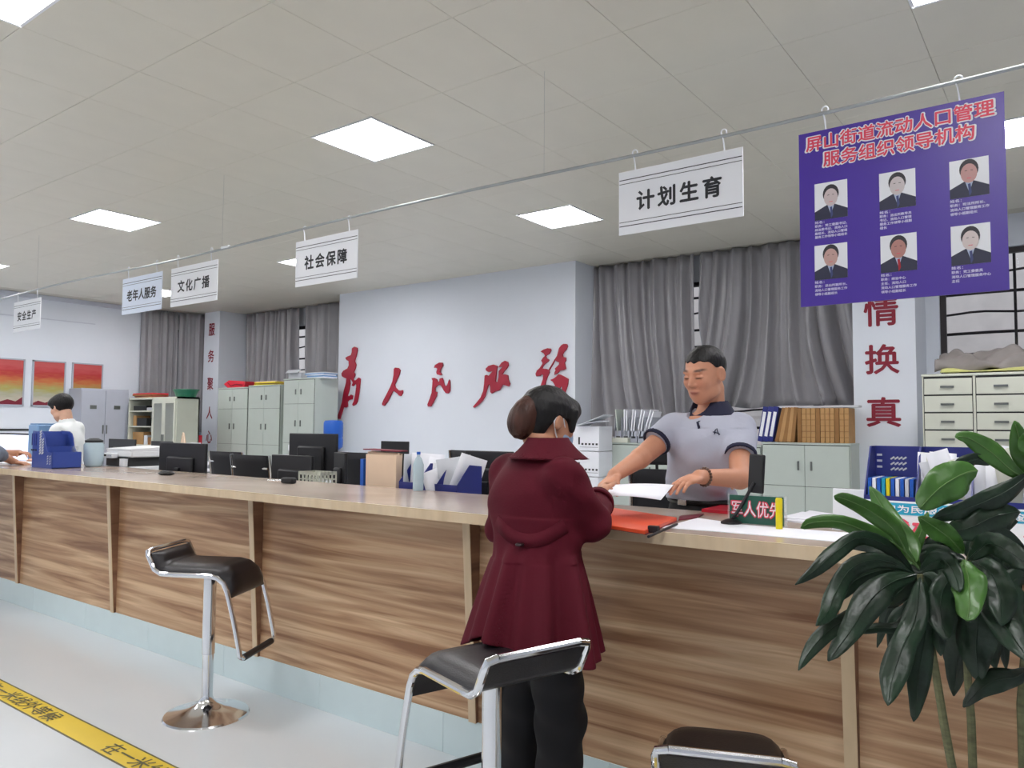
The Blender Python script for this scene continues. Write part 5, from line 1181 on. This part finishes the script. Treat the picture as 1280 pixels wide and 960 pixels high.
def noise_fold(S, lo, hi, terms, amp):
    def fn(x, y, z):
        d = 0
        for (ax, ay, az, f, ph) in terms: d = d+np.sin((ax*x+ay*y+az*z)*f+ph)
        return -amp*d/len(terms)*(1+0*x+0*y+0*z)
    S.put(fn, lo, hi, .0, 'disp')

# ---------------------------------------------------------------- the officer behind the counter
def officer():
    t = thing('person', 'man in a light grey polo shirt behind the counter, handing over a paper', 'person', (-1.36, 3.2, 0))
    O = Vector((-1.36, 3.2, 0))
    Hc = PY(881, 468, 3.06); Rh = frame((-.24, -.97), .30, -.04); hs = 1.0
    neck0 = PY(889, 514, 3.14)
    shL = PY(926, 532, 3.16); shR = PY(841, 532, 3.06)      # his left is on the picture's right
    elR = PY(800, 573, 2.86); wrR = PY(768, 594, 2.68)
    elL = PY(925, 598, 2.93); wrL = PY(874, 596, 2.72)
    cx = (shL+shR)/2; hip = Vector((-1.345, 3.24, 1.03)); Rt = frame((-.34, -.94)); Rtn = np.array(Rt)
    lo = (-1.95, 2.42, .80); hi = (-.86, 3.48, 1.80)
    S = SDF(lo, hi, .0036)
    put_head(S, Hc, Rh, hs)
    nb = Hc+Rh @ V(0, -.03, -.07); S.cone(neck0-V(0, 0, .03), nb, .058, .052, .02)
    S.ell(cx+V(0, .0, -.10), (.17, .095, .15), Rtn, .03); S.ell(hip+V(0, 0, .05), (.15, .10, .2), Rtn, .03)
    S.cone(hip+V(0, 0, .05), cx-V(0, 0, .06), .11, .12, .04)
    limb(S, [shL-V(.0, 0, .02), elL, wrL], [.052, .040, .027], .015); limb(S, [shR-V(0, 0, .02), elR, wrR], [.052, .040, .027], .015)
    hR = PY(752, 607, 2.60); hL = PY(843, 604, 2.60)
    put_hand(S, wrR, (hR-wrR).normalized()+V(0, 0, -.15), V(.25, .35, -.9), 1, .98, (.45, .55, .35), thumb=(.75, .35, .45))
    put_hand(S, wrL, (hL-wrL).normalized()+V(0, -.1, -.05), V(-.1, -.2, -.95), -1, .98, (.22, .25, .2), thumb=(.8, .3, .35))
    body = S.mesh('body', 'skin', None, head_tint(Hc, Rh, hs, rgb(206, 146, 116)[:3]))
    # polo shirt
    S = SDF((-1.75, 2.75, .86), (-.90, 3.50, 1.60), .0045)
    S.ell(cx+V(0, .01, -.11), (.185, .112, .17), Rtn, .03); S.cone(shL+V(-.035, 0, -.008), shR+V(.035, 0, -.008), .058, .056, .04)
    S.cone(hip+V(-.035, .0, .03), hip+V(.03, 0, .03), .118, .118, .03); S.cone(hip+V(-.02, -.01, .07), cx-V(0, 0, .1), .128, .14, .06)
    S.cone(hip+V(-.03, -.05, .12), cx-V(0, .03, .1), .10, .11, .05)
    cuR = shR+(elR-shR)*.52; cuL = shL+(elL-shL)*.60
    S.cone(shR-V(0, 0, .01), cuR, .064, .060, .03, cut='b'); S.cone(shL-V(0, 0, .01), cuL, .064, .062, .03, cut='b')
    S.cone(neck0-V(0, 0, .065), neck0+V(0, 0, -.01), .10, .068, .03)
    noise_fold(S, (-1.75, 2.75, .95), (-.9, 3.5, 1.35), [(1, .4, .55, 42, 0), (.5, -1, .9, 33, 1), (-.7, .2, 1, 58, 2)], .0042)
    noise_fold(S, (-1.75, 2.75, .95), (-.9, 3.5, 1.12), [(1, .3, 2.2, 50, .4), (-.8, .2, 1.8, 37, 2)], .004)
    Fw = Rt @ V(0, 1, 0)
    S.cone(neck0+V(0, 0, -.02), neck0+V(-.01, -.01, .07), .056, .062, .006, op='sub')
    S.cone(neck0+Fw*.095+V(0, 0, -.085), neck0+Fw*.095+V(0, 0, .02), .012, .048, .004, op='sub')
    fz = hip.z+.036
    S.put(lambda x, y, z: (z-fz)*1.0+0*x+0*y, (-1.75, 2.75, .8), (-.9, 3.5, fz), .004, 'sub')
    sh = S.mesh('polo_shirt', 'polo', None)
    # navy bands, collar, placket
    for c_, e_, r_ in ((cuR, elR, .0605), (cuL, elL, .0625)):
        d_ = (e_-c_).normalized(); S2 = SDF(c_-V(.1, .1, .1), c_+V(.1, .1, .1), .004); S2.cone(c_-d_*.014, c_+d_*.006, r_+.0035, r_+.002, .002, cut='ab'); S2.cone(c_-d_*.03, c_+d_*.03, r_-.006, r_-.006, .002, op='sub')
        S2.mesh('sleeve_band', 'navyk', sh)
    Sc = SDF(neck0-V(.16, .16, .10), neck0+V(.16, .16, .12), .0035)
    # collar: tilted standing band folded outwards, open at the front
    ca = neck0+V(.0, .0, -.018); cb = neck0+V(-.002, -.004, .042)
    Sc.cone(ca, cb, .104, .072, .004, cut='ab'); Sc.cone(ca-V(0, 0, .02), cb+V(0, 0, .03), .098, .056, .003, op='sub')
    Sc.cone(neck0+Fw*.05+V(0, 0, -.09), neck0+Fw*.075+V(0, 0, .06), .012, .055, .004, op='sub')
    col_ = Sc.mesh('collar', 'navyk', sh)
    rim = []
    # placket edge and chest emblem
    pk = neck0+Fw*.083+V(0, 0, -.075)
    def chest(u, v):   # a point on the shirt front: ray from inside outwards
        return cx+Rt @ V(u, 0, v)
    def onshirt(px, py, yg):
        from mathutils.bvhtree import BVHTree
        return None
    # trousers and belt
    S = SDF((-1.62, 3.05, 0.05), (-1.08, 3.45, 1.12), .007)
    S.ell(hip+V(0, .0, .0), (.160, .118, .10), Rtn, .03)
    for q in (-1, 1):
        hp = hip+Rt @ V(q*.085, 0, -.05); kn = hip+Rt @ V(q*.095, .02, -.50); an = hip+Rt @ V(q*.1, -.0, -.92)
        limb(S, [hp, kn, an], [.092, .066, .056], .03)
    zt = hip.z+.05
    S.put(lambda x, y, z: -(z-zt)+0*x+0*y, (-1.7, 3.0, zt), (-1.0, 3.5, 1.1), .004, 'sub')
    tr = S.mesh('trousers', 'trouser', None)
    bl = []
    for k in range(28):
        a = 2*PI*k/28; bl.append(hip+Rt @ V(.163*math.cos(a), .121*math.sin(a), .028))
    belt = B().tube(bl, .013, 8, closed=True).build('belt', 'leather', None)
    bk = hip+Rt @ V(.0, .128, .028); bu = B().box(bk, (.05, .014, .034), Rt).build('buckle', 'chrome', None, bev=.003); bu.parent = belt
    shoes = []
    for q in (-1, 1):
        an = hip+Rt @ V(q*.1, 0, 0); S = SDF((an.x-.18, an.y-.22, -.01), (an.x+.18, an.y+.22, .14), .006)
        S.ell((an.x+Fw.x*.06, an.y+Fw.y*.06, .035), (.046, .13, .035), Rtn, .02); S.ell((an.x, an.y, .06), (.04, .05, .05), Rtn, .02)
        S.put(lambda x, y, z: (z-.001)+0*x+0*y, (an.x-.2, an.y-.2, -.05), (an.x+.2, an.y+.2, .001), .004, 'sub'); shoes.append(S.mesh('shoe', 'shoe', None))
    # hair
    S = SDF(Hc-V(.16, .16, .16), Hc+V(.16, .16, .16), .0035)
    S.ell(Hc+Rh @ V(0, -.014, .033), (.0795, .099, .0885), np.array(Rh), .004)
    Hn = np.array(Hc); Rn = np.array(Rh)
    def cut(x, y, z):
        p = [x-Hn[0], y-Hn[1], z-Hn[2]]; q = [p[0]*Rn[0, i]+p[1]*Rn[1, i]+p[2]*Rn[2, i] for i in range(3)]
        ax_ = np.abs(q[0])
        line = -.045+.072*ss(-.05, -.02, q[1])+.040*ss(.012, .045, q[1])
        line = line+.004*np.sin(q[0]*160)
        return (q[2]-line)*.7
    S.put(lambda x, y, z: cut(x, y, z), Hc-V(.15, .15, .15), Hc+V(.15, .15, .15), .006, 'sub')
    hair = S.mesh('hair', 'hair', None)
    # eyes, bracelet
    ex = []
    bt = (wrL-elL).normalized(); bc = wrL-bt*.028; o1 = bt.orthogonal().normalized(); o2 = bt.cross(o1)
    b = B()
    for k in range(18):
        a = 2*PI*k/18; c = bc+o1*math.cos(a)*.0325+o2*math.sin(a)*.0325
        b.lathe([(.001, -.0058), (.0045, -.004), (.006, 0), (.0045, .004), (.001, .0058)], 8, c)
    br = b.build('bead_bracelet', 'bracelet', None)
    for o in [body, sh, col_, tr, belt, hair, br]+shoes:
        if o.parent is None: o.parent = t; o.matrix_parent_inverse = Matrix.Translation(-O)
    for o in COL.objects:
        if o.name.startswith('sleeve_band') and o.parent == sh: pass
    col_.parent = sh; col_.matrix_parent_inverse = Matrix.Identity(4)
    # raycast helper for emblem and placket
    dg = bpy.context.evaluated_depsgraph_get(); bpy.context.view_layer.update()
    def hit(x, y):
        r = ray(x, y).normalized(); ok, lc, nn, _ = sh.ray_cast(sh.matrix_world.inverted() @ CAMP, r); return (sh.matrix_world @ lc, nn) if ok else (None, None)
    def ribbon(px, w, nm, m, off=.002):
        pts = []
        for x, y in px:
            p, n_ = hit(x, y)
            if p is not None: pts.append((p+n_*off, n_))
        if len(pts) > 1:
            vs = []
            for i, (p, n_) in enumerate(pts):
                d_ = (pts[min(i+1, len(pts)-1)][0]-pts[max(i-1, 0)][0]).normalized(); s_ = d_.cross(n_).normalized()*w/2; vs += [p-s_, p+s_]
            o = B().add(vs, [(2*i, 2*i+1, 2*i+3, 2*i+2) for i in range(len(pts)-1)]).build(nm, m, sh, smooth=0, solid=.002); 
    ribbon([(871, 523), (872, 528), (873, 532), (874, 536)], .010, 'placket_edge', 'navyk')
    ribbon([(893, 543), (894, 538), (896, 536), (897, 540), (899, 544)], .004, 'chest_emblem', 'navyk'); ribbon([(891, 540), (895, 541), (900, 543)], .003, 'chest_emblem', 'navyk')
    for y in (527, 533):
        p, n_ = hit(874, y)
        if p is not None: B().lathe([(.001, -.002), (.005, 0), (.001, .002)], 10, p+n_*.003).build('button', 'navyk', sh)
    return wrR, wrL, hR, hL

# ---------------------------------------------------------------- the visitor
def visitor():
    C0 = Vector((-1.45, 2.12, 0)); O = C0
    t = thing('person', 'woman in a burgundy trench coat with a brown bun, back turned, at the counter', 'person', C0)
    Rt = frame((.20, .98)); Rtn = np.array(Rt); Rh = frame((.42, .90), .30, .0); hs = .94
    Hc = PY(686, 528, 2.19); neck0 = PY(685, 560, 2.12)
    shL = PY(633, 588, 2.16); shR = PY(710, 596, 2.05)
    elR = PY(742, 655, 2.16); wrR = PY(748, 624, 2.36)
    elL = PY(626, 660, 2.26); wrL = PY(690, 640, 2.42)
    cx = (shL+shR)/2; waist = PY(672, 672, 2.08); hipc = Vector((waist.x, waist.y-.01, .84))
    S = SDF((-1.95, 1.80, .0), (-.95, 2.62, 1.56), .0042) if False else SDF((-1.85, 1.85, .70), (-1.0, 2.60, 1.54), .0038)
    put_head(S, Hc, Rh, hs, .8, True)
    nb = Hc+Rh @ V(0, -.035, -.06); S.cone(neck0-V(0, 0, .05), nb, .052, .047, .02)
    S.ell(cx+V(0, 0, -.10), (.15, .085, .15), Rtn, .03); S.cone(waist, cx-V(0, 0, .08), .10, .11, .04); S.ell(hipc, (.14, .10, .14), Rtn, .04)
    limb(S, [shR, elR, wrR], [.045, .036, .024], .015); limb(S, [shL, elL, wrL], [.045, .036, .024], .015)
    hR = PY(750, 607, 2.46)
    put_hand(S, wrR, V(.0, .9, .35)+ (hR-wrR).normalized()*.6, V(-.2, -.1, -.95), 1, .90, (.35, .4, .3), thumb=(.7, .4, .4)) if False else put_hand(S, wrR+(hR-wrR)*.1, (hR-wrR).normalized(), V(.6, .3, -.5), -1, .9, (.35, .45, .3), thumb=(.75, .35, .4))
    put_hand(S, wrL, V(.75, .5, -.05), V(0, .1, -1), 1, .9, (.25, .3, .3), thumb=(.7, .6, -.2))
    body = S.mesh('body', 'skin', None, head_tint(Hc, Rh, hs, rgb(196, 142, 112)[:3]))
    # coat --------------------------------------------------------
    S = SDF((-1.88, 1.46, .56), (-.88, 2.56, 1.42), .0045)
    S.ell(cx+V(0, 0, -.115), (.178, .108, .165), Rtn, .03); S.cone(shL+V(.03, 0, .004), shR+V(-.03, 0, .004), .058, .058, .05)
    S.cone(waist+V(-.035, 0, .0), cx+V(-.03, 0, -.1), .108, .125, .05); S.cone(waist+V(.035, 0, .0), cx+V(.03, 0, -.1), .108, .125, .05)
    S.cone(neck0-V(0, 0, .08), neck0-V(0, 0, .035), .09, .066, .04)
    S.cone(shR+V(-.005, 0, -.01), elR, .064, .056, .03); S.cone(elR, wrR-(wrR-elR).normalized()*.0, .056, .048, .02, cut='b')
    S.cone(shL+V(.005, 0, -.01), elL, .062, .054, .03); S.cone(elL, wrL, .054, .046, .02, cut='b')
    wz, hz = waist.z, .60; wx, wy = waist.x, waist.y
    def skirt(off, zlo):
        def fn(x, y, z):
            h = np.clip((wz+.02-z)/(wz+.02-hz), 0, 1.15)
            px, py = x-(wx+.05*h), y-(wy-.12*h)
            qx = px*Rtn[0, 0]+py*Rtn[1, 0]; qy = px*Rtn[0, 1]+py*Rtn[1, 1]
            th = np.arctan2(qy, qx); rr = np.sqrt((qx/1.12)**2+(qy/.92)**2)+1e-6
            fold = np.sin(th*8+1.0)*.5+np.sin(th*13+2.2)*.4+np.sin(th*3+.4)*.35
            Rad = .112+.110*h**.8+.046*h**.8*fold
            return (rr-Rad-off)*.66
        return fn
    S.put(skirt(0, 0), (-1.86, 1.48, .5), (-.9, 2.5, wz+.02), .03)
    S.put(lambda x, y, z: np.maximum(skirt(-.012, 0)(x, y, z), z-(wz-.10)), (-1.86, 1.46, .4), (-.88, 2.5, wz-.10), .004, 'sub')
    # hem: cut off with an uneven lower edge (front dips to the right)
    Hn = np.array([wx, wy])
    def hem(x, y, z):
        px, py = x-wx, y-wy; qx = px*Rtn[0, 0]+py*Rtn[1, 0]
        lim = .672+.062*np.exp(-((qx-.03)/.15)**2)+.010*np.sin(qx*22+.6)
        return (z-lim)
    S.put(hem, (-1.9, 1.44, .3), (-.88, 2.6, .74), .003, 'sub')
    # back vent
    # woven folds of the bodice
    noise_fold(S, (-1.85, 1.8, .98), (-1.0, 2.5, 1.3), [(1, .3, .7, 26, 0), (.4, -1, 1.1, 34, 1.3), (-.9, .1, .8, 40, .2)], .0045)
    noise_fold(S, (-1.3, 1.8, 1.0), (-.98, 2.5, 1.25), [(.6, .4, 1.4, 60, 0), (-.5, .6, 1.2, 45, 1)], .0035)
    # neck opening
    S.cone(neck0+Rt @ V(0, .02, -.02), neck0+Rt @ V(0, .02, .08), .052, .064, .006, op='sub')
    coat = S.mesh('coat', 'coat', None)
    # collar
    Sc = SDF(neck0-V(.26, .26, .16), neck0+V(.26, .26, .12), .0042)
    ca = neck0+Rt @ V(0, .0, -.030); cb = neck0+Rt @ V(0, -.003, .035)
    def coll(off, top):
        a = np.array(ca); 
        def fn(x, y, z):
            px, py, pz = x-a[0], y-a[1], z-a[2]; qx = px*Rtn[0, 0]+py*Rtn[1, 0]; qy = px*Rtn[0, 1]+py*Rtn[1, 1]
            h = np.clip((pz+.01)/.070, 0, 1); rr = np.sqrt((qx/1.12)**2+(qy/.92)**2); Rad = .148-.086*h**.6
            tip = .018*ss(.2, 1.0, qy/(np.sqrt(qx**2+qy**2)+1e-5))
            return np.maximum((rr-Rad-off)*.62, np.maximum(pz-.066, -(pz+.004)))
        return fn
    Sc.put(coll(.0055, 0), ca-V(.22, .22, .06), ca+V(.22, .22, .12), .003); Sc.put(coll(-.0045, 0), ca-V(.22, .22, .08), ca+V(.22, .22, .14), .002, 'sub')
    Sc.cone(neck0+Rt @ V(0, .08, -.2), neck0+Rt @ V(0, .11, .12), .03, .06, .004, op='sub')
    col_ = Sc.mesh('coat_collar', 'coat', None)
    # belt band, knot and buttons at the back
    dgp = []
    bpy.context.view_layer.update()
    def hit(o, x, y):
        r = ray(x, y).normalized(); ok, lc, nn, _ = o.ray_cast(CAMP, r); return (lc, nn) if ok else (None, None)
    def strip(px, w, nm, m, par, off=.004):
        pts = [hit(coat, x, y) for x, y in px]; pts = [p for p in pts if p[0] is not None]
        if len(pts) < 2: return None
        P_ = [p[0]+p[1]*off for p in pts]
        for _ in range(2): P_ = [P_[0]]+[(P_[i-1]+P_[i]*2+P_[i+1])/4 for i in range(1, len(P_)-1)]+[P_[-1]]
        vs = []
        for i in range(len(P_)):
            d_ = (P_[min(i+1, len(P_)-1)]-P_[max(i-1, 0)]).normalized(); n_ = pts[i][1]; s_ = d_.cross(n_).normalized()*w/2; vs += [P_[i]-s_, P_[i]+s_]
        return B().add(vs, [(2*i, 2*i+1, 2*i+3, 2*i+2) for i in range(len(P_)-1)]).build(nm, m, par, smooth=180, solid=.006)
    parts = []
    s1 = strip([(622, 652), (630, 664), (640, 671), (650, 676), (660, 678), (672, 677), (684, 672), (695, 665), (706, 657)], .042, 'belt_tab', 'coat', None)
    bw, bn = hit(coat, 652, 682)
    if bw is not None:
        bo = B().lathe([(.001, -.006), (.012, -.004), (.014, 0), (.012, .004), (.001, .006)], 18, bw+bn*.012).build('belt_button', 'coatd', None); parts.append(bo)
    if s1: parts.append(s1)
    # cuff strap
    d_ = (wrR-elR).normalized(); c_ = wrR-d_*.045; S2 = SDF(c_-V(.09, .09, .09), c_+V(.09, .09, .09), .004); S2.cone(c_-d_*.013, c_+d_*.013, .0575, .0565, .003, cut='ab'); S2.cone(c_-d_*.03, c_+d_*.03, .046, .046, .002, op='sub')
    parts.append(S2.mesh('cuff_strap', 'coat', None))
    # trousers
    S = SDF((-1.75, 1.86, .06), (-1.15, 2.40, .98), .006)
    S.ell(hipc+V(0, .02, -.02), (.145, .105, .13), Rtn, .03)
    FT = []
    for q in (-1, 1):
        hp = hipc+Rt @ V(q*.072, 0, -.07); kn = Vector((C0.x, C0.y, .45))+Rt @ V(q*.088, .01, 0); an = Vector((C0.x, C0.y, .07))+Rt @ V(q*.092, -.01, 0)
        limb(S, [hp, kn, an], [.092, .078, .066], .025); FT.append(an)
    noise_fold(S, (-1.75, 1.86, .1), (-1.15, 2.3, .6), [(1, .4, 1.6, 30, 0), (.5, -1, 1.2, 44, 1)], .004)
    tr = S.mesh('trousers', 'trouser', None)
    shoes = []
    Fw = Rt @ V(0, 1, 0)
    for an in FT:
        S = SDF((an.x-.18, an.y-.2, -.01), (an.x+.18, an.y+.22, .12), .006)
        S.ell((an.x+Fw.x*.05, an.y+Fw.y*.05, .03), (.042, .115, .032), Rtn, .02); S.ell((an.x, an.y, .05), (.035, .045, .045), Rtn, .02)
        S.put(lambda x, y, z: (z-.001)+0*x+0*y, (an.x-.2, an.y-.2, -.05), (an.x+.2, an.y+.2, .001), .004, 'sub'); shoes.append(S.mesh('shoe', 'shoe', None))
    # hair: dark cap, brown bun, fringe
    S = SDF(Hc-V(.2, .2, .2), Hc+V(.2, .2, .2), .0038); Rn = np.array(Rh); Hn = np.array(Hc)
    S.ell(Hc+Rh @ V(0, -.016, .036)*hs, np.array((.088, .110, .096))*hs, Rn, .01); S.ell(Hc+Rh @ V(0, -.045, -.03)*hs, np.array((.060, .048, .06))*hs, Rn, .03)
    S.ell(Hc+Rh @ V(0, .062, .062)*hs, np.array((.068, .045, .05))*hs, Rn, .02)
    def cut(x, y, z):
        p = [x-Hn[0], y-Hn[1], z-Hn[2]]; q = [(p[0]*Rn[0, i]+p[1]*Rn[1, i]+p[2]*Rn[2, i])/hs for i in range(3)]
        line = -.098+.115*ss(-.055, -.012, q[1]); line = np.where(q[1] > .0, .017-.02*ss(.02, .05, q[1])*ss(.05, .07, np.abs(q[0]))+.035*ss(.075, .1, q[1]), line)
        return (q[2]-line)*.7
    S.put(cut, Hc-V(.19, .19, .19), Hc+V(.19, .19, .19), .010, 'sub')
    for q in (-1, 1): S.cone(Hc+Rh @ V(q*.070, .052, .05)*hs, Hc+Rh @ V(q*.070, .060, -.012)*hs, .016, .010, .012)
    noise_fold(S, Hc-V(.19, .19, .19), Hc+V(.19, .19, .19), [(Rn[0, 0]*1., Rn[1, 0], Rn[2, 0], 190, 0), (Rn[0, 2], Rn[1, 2], Rn[2, 2]+.3, 150, 1)], .0012)
    hair = S.mesh('hair', 'hair', None)
    bc = PY(656, 519, 2.10); Hb = bc
    S = SDF(bc-V(.14, .14, .14), bc+V(.14, .14, .14), .0038)
    S.ell(bc, (.052, .049, .076), np.array(Rh @ Matrix.Rotation(-.25, 3, 'X')), .01); S.ell(bc+V(-.012, 0, -.035), (.042, .04, .045), None, .03); S.cone(bc, Hc+Rh @ V(0, -.07, .0), .034, .03, .02)
    noise_fold(S, bc-V(.14, .14, .14), bc+V(.14, .14, .14), [(1, .3, .15, 230, 0), (.8, -.5, .3, 170, 1), (.9, .5, -.2, 300, .3)], .0018)
    bun = S.mesh('hair_bun', 'brownhair', None); 
    bun['label'] = 'brown gathered bun'
    # face mask and ear loop
    S = SDF(Hc-V(.17, .17, .17), Hc+V(.17, .17, .17), .0035)
    E = lambda p, r, k, op='add': S.ell(Hc+Rh @ (Vector(p)*hs), np.array(r)*hs, Rn, k, op)
    E((0, .036, -.045), (.063, .076, .064), .01)
    def mc(x, y, z):
        p = [x-Hn[0], y-Hn[1], z-Hn[2]]; q = [(p[0]*Rn[0, i]+p[1]*Rn[1, i]+p[2]*Rn[2, i])/hs for i in range(3)]
        return -np.maximum(np.maximum(q[2]+.008-.0*q[1], -(q[2]+.108)), -(q[1]-.035))
    S.put(mc, Hc-V(.16, .16, .16), Hc+V(.16, .16, .16), .004, 'sub')
    mask = S.mesh('face_mask', 'mask', None)
    for q in (-1, 1):
        g = lambda *p: Hc+Rh @ (Vector(p)*hs)
        parts.append(B().tube([g(q*.060, .040, -.020), g(q*.072, .02, .006), g(q*.082, .0, .030), g(q*.084, -.022, .02), g(q*.080, -.026, -.004), g(q*.072, -.004, -.04), g(q*.058, .040, -.088)], .0022, 6).build('ear_loop', 'white', None))
    for o in [body, coat, col_, tr, hair, bun, mask]+shoes+parts:
        o.parent = t; o.matrix_parent_inverse = Matrix.Translation(-O)
    return wrR

# ---------------------------------------------------------------- simple helper for the two other people
def standing(lab, O, F, Hc, Rh, neck0, sh, el, wr, hands, waistz, shirt, shirtcut, h=.005, skin=(212, 160, 134), hairf='bob', arm_r=1.0, long_sleeve=False, male=False, torso=(.165, .105)):
    O = Vector(O); t = thing('person', lab, 'person', O); Rt = frame(F); Rtn = np.array(Rt); Rn = np.array(Rh); Hc = Vector(Hc); neck0 = Vector(neck0)
    allp = [Hc]+sh+el+wr; lo = Vector([min(p[i] for p in allp)-.2 for i in range(3)]); hi = Vector([max(p[i] for p in allp)+.2 for i in range(3)]); lo.z = min(lo.z, waistz)
    S = SDF(lo, hi, h); put_head(S, Hc, Rh, 1.0 if male else .97)
    S.cone(neck0-V(0, 0, .04), Hc+Rh @ V(0, -.03, -.06), .055, .05, .02); cx = (sh[0]+sh[1])/2; wc = Vector((cx.x*.5+O.x*.5, cx.y*.5+O.y*.5, waistz+.06))
    S.ell(cx-V(0, 0, .1), (.15, .085, .15), Rtn, .03); S.cone(wc, cx-V(0, 0, .1), .1, .11, .04)
    for i in (0, 1):
        limb(S, [sh[i], el[i], wr[i]], [.047*arm_r, .038*arm_r, .026], .015); d, n, sd = hands[i]; put_hand(S, wr[i], d, n, sd, .92, (.3, .35, .3))
    body = S.mesh('body', 'skin', None, head_tint(Hc, Rh, 1.0, rgb(*skin)[:3]))
    S = SDF((cx.x-.5, cx.y-.5, waistz-.1), (cx.x+.5, cx.y+.5, cx.z+.2), .006)
    S.ell(cx-V(0, 0, .11), (torso[0]+.012, torso[1], .165), Rtn, .03); S.cone(sh[0], sh[1], .062, .062, .04); S.cone(wc+V(0, 0, .0), cx-V(0, 0, .12), .122, .13, .05)
    S.cone(neck0-V(0, 0, .06), neck0-V(0, 0, .015), .09, .065, .04)
    for i in (0, 1):
        if long_sleeve: limb(S, [sh[i], el[i]], [.068, .058], .03); S.cone(el[i], el[i]+(wr[i]-el[i])*.35, .058, .048, .02, cut='b')
        else: S.cone(sh[i], sh[i]+(el[i]-sh[i])*shirtcut, .070, .062, .03, cut='b')
    noise_fold(S, cx-V(.4, .4, .5), cx+V(.4, .4, .2), [(1, .3, .8, 34, 0), (.4, -1, 1, 42, 1)], .004)
    S.cone(neck0+V(0, 0, -.02), neck0+V(0, 0, .1), .054, .066, .006, op='sub')
    shm = S.mesh('shirt', shirt, None)
    S = SDF((O.x-.3, O.y-.3, .04), (O.x+.3, O.y+.3, waistz+.08), .008)
    S.ell((wc.x, wc.y, waistz-.04), (.15, .11, .12), Rtn, .03)
    for q in (-1, 1): limb(S, [Vector((wc.x, wc.y, waistz-.1))+Rt @ V(q*.08, 0, 0), Vector((O.x, O.y, .47))+Rt @ V(q*.09, .01, 0), Vector((O.x, O.y, .08))+Rt @ V(q*.09, 0, 0)], [.088, .066, .054], .03)
    tr = S.mesh('trousers', 'trouser', None)
    S = SDF(Hc-V(.17, .17, .17), Hc+V(.17, .17, .17), .0045)
    S.ell(Hc+Rh @ V(0, -.014, .036), (.088, .106, .095) if not male else (.08, .1, .09), Rn, .01)
    if not male: S.ell(Hc+Rh @ V(0, .03, .06), (.082, .075, .052), Rn, .02)
    Hn = np.array(Hc)
    def cut(x, y, z):
        p = [x-Hn[0], y-Hn[1], z-Hn[2]]; q = [p[0]*Rn[0, i]+p[1]*Rn[1, i]+p[2]*Rn[2, i] for i in range(3)]
        line = -.095+.095*ss(-.05, .0, q[1]) if not male else -.05+.08*ss(-.05, .0, q[1])
        line = np.where(q[1] > 0, -.005+.05*ss(.03, .07, q[1]), line)
        return (q[2]-line)*.7
    S.put(cut, Hc-V(.17, .17, .17), Hc+V(.17, .17, .17), .01, 'sub')
    hair = S.mesh('hair', 'hair', None)
    sh_ = []
    Fw = Rt @ V(0, 1, 0)
    for q in (-1, 1):
        an = O+Rt @ V(q*.09, 0, 0); S = SDF((an.x-.18, an.y-.2, -.01), (an.x+.18, an.y+.22, .12), .007)
        S.ell((an.x+Fw.x*.05, an.y+Fw.y*.05, .03), (.042, .12, .032), Rtn, .02); S.ell((an.x, an.y, .05), (.035, .045, .045), Rtn, .02)
        S.put(lambda x, y, z: (z-.001)+0*x+0*y, (an.x-.2, an.y-.2, -.05), (an.x+.2, an.y+.2, .001), .004, 'sub'); sh_.append(S.mesh('shoe', 'shoe', None))
    for o in [body, shm, tr, hair]+sh_: o.parent = t; o.matrix_parent_inverse = Matrix.Translation(-O)

import time as _t; _t0 = _t.time()
wR, wL, hR_, hL_ = officer(); print('officer', _t.time()-_t0)
visitor(); print('visitor', _t.time()-_t0)
# woman in white behind the left end of the counter, facing left
Y3 = 3.12
Hc = PY(77, 510, Y3); Rh = frame((-.95, -.30), .35)
n0 = PY(84, 525, Y3+.02)
standing('short haired woman in a white t-shirt standing behind the left end of the counter', (n0.x+.05, Y3+.06, 0), (-.85, -.5), Hc, Rh, n0, [PY(95, 537, Y3+.10), PY(73, 540, Y3-.10)],
         [PY(90, 575, Y3+.06), PY(62, 572, Y3-.2)], [PY(62, 585, Y3-.1), PY(46, 576, Y3-.3)], [(V(-.8, -.3, 0), V(0, 0, -1), 1), (V(-.8, -.2, .05), V(0, 0, -1), -1)], .92, 'tee', .75, skin=(222, 176, 150))
# visitor cut by the left edge, leaning on the counter
Oe = Vector((-6.92, 2.02, 0)); 
standing('visitor at the left edge leaning bare forearms on the counter', Oe, (.25, .97), Oe+V(.12, .16, 1.52), frame((.5, .86), .3), Oe+V(.08, .08, 1.40), [Oe+V(.22, .02, 1.33), Oe+V(-.12, .10, 1.33)],
         [PY(-6, 566, 2.34), Oe+V(-.1, .42, 1.12)], [PY(19, 578, 2.56), PY(24, 566, 2.78)], [(V(.5, .35, -.05), V(0, 0, -1), 1), (V(.6, .2, 0), V(0, 0, -1), -1)], .92, 'greyshirt', .8, skin=(196, 142, 112), male=True, long_sleeve=True)
# the paper being handed over
c = [PY(750, 613, 2.50), PY(753, 607, 2.62), PY(834, 606, 2.62), PY(820, 625, 2.44)]
c = [PY(752, 620, 2.44), PY(756, 607, 2.60), PY(842, 606, 2.62), PY(826, 625, 2.44)]
cc = sum(c, Vector())/4
def pf(u, v):
    a = c[0].lerp(c[3], u); b_ = c[1].lerp(c[2], u); p = a.lerp(b_, v); return p-cc+V(0, 0, .006*math.sin(u*PI))
o = B().grid(9, 5, pf).build('handed_paper', 'paper', None, smooth=180, solid=.001); o.location = cc; tag(o, 'white sheet of paper held between the man and the woman over the counter', 'paper')
print('people', _t.time()-_t0)
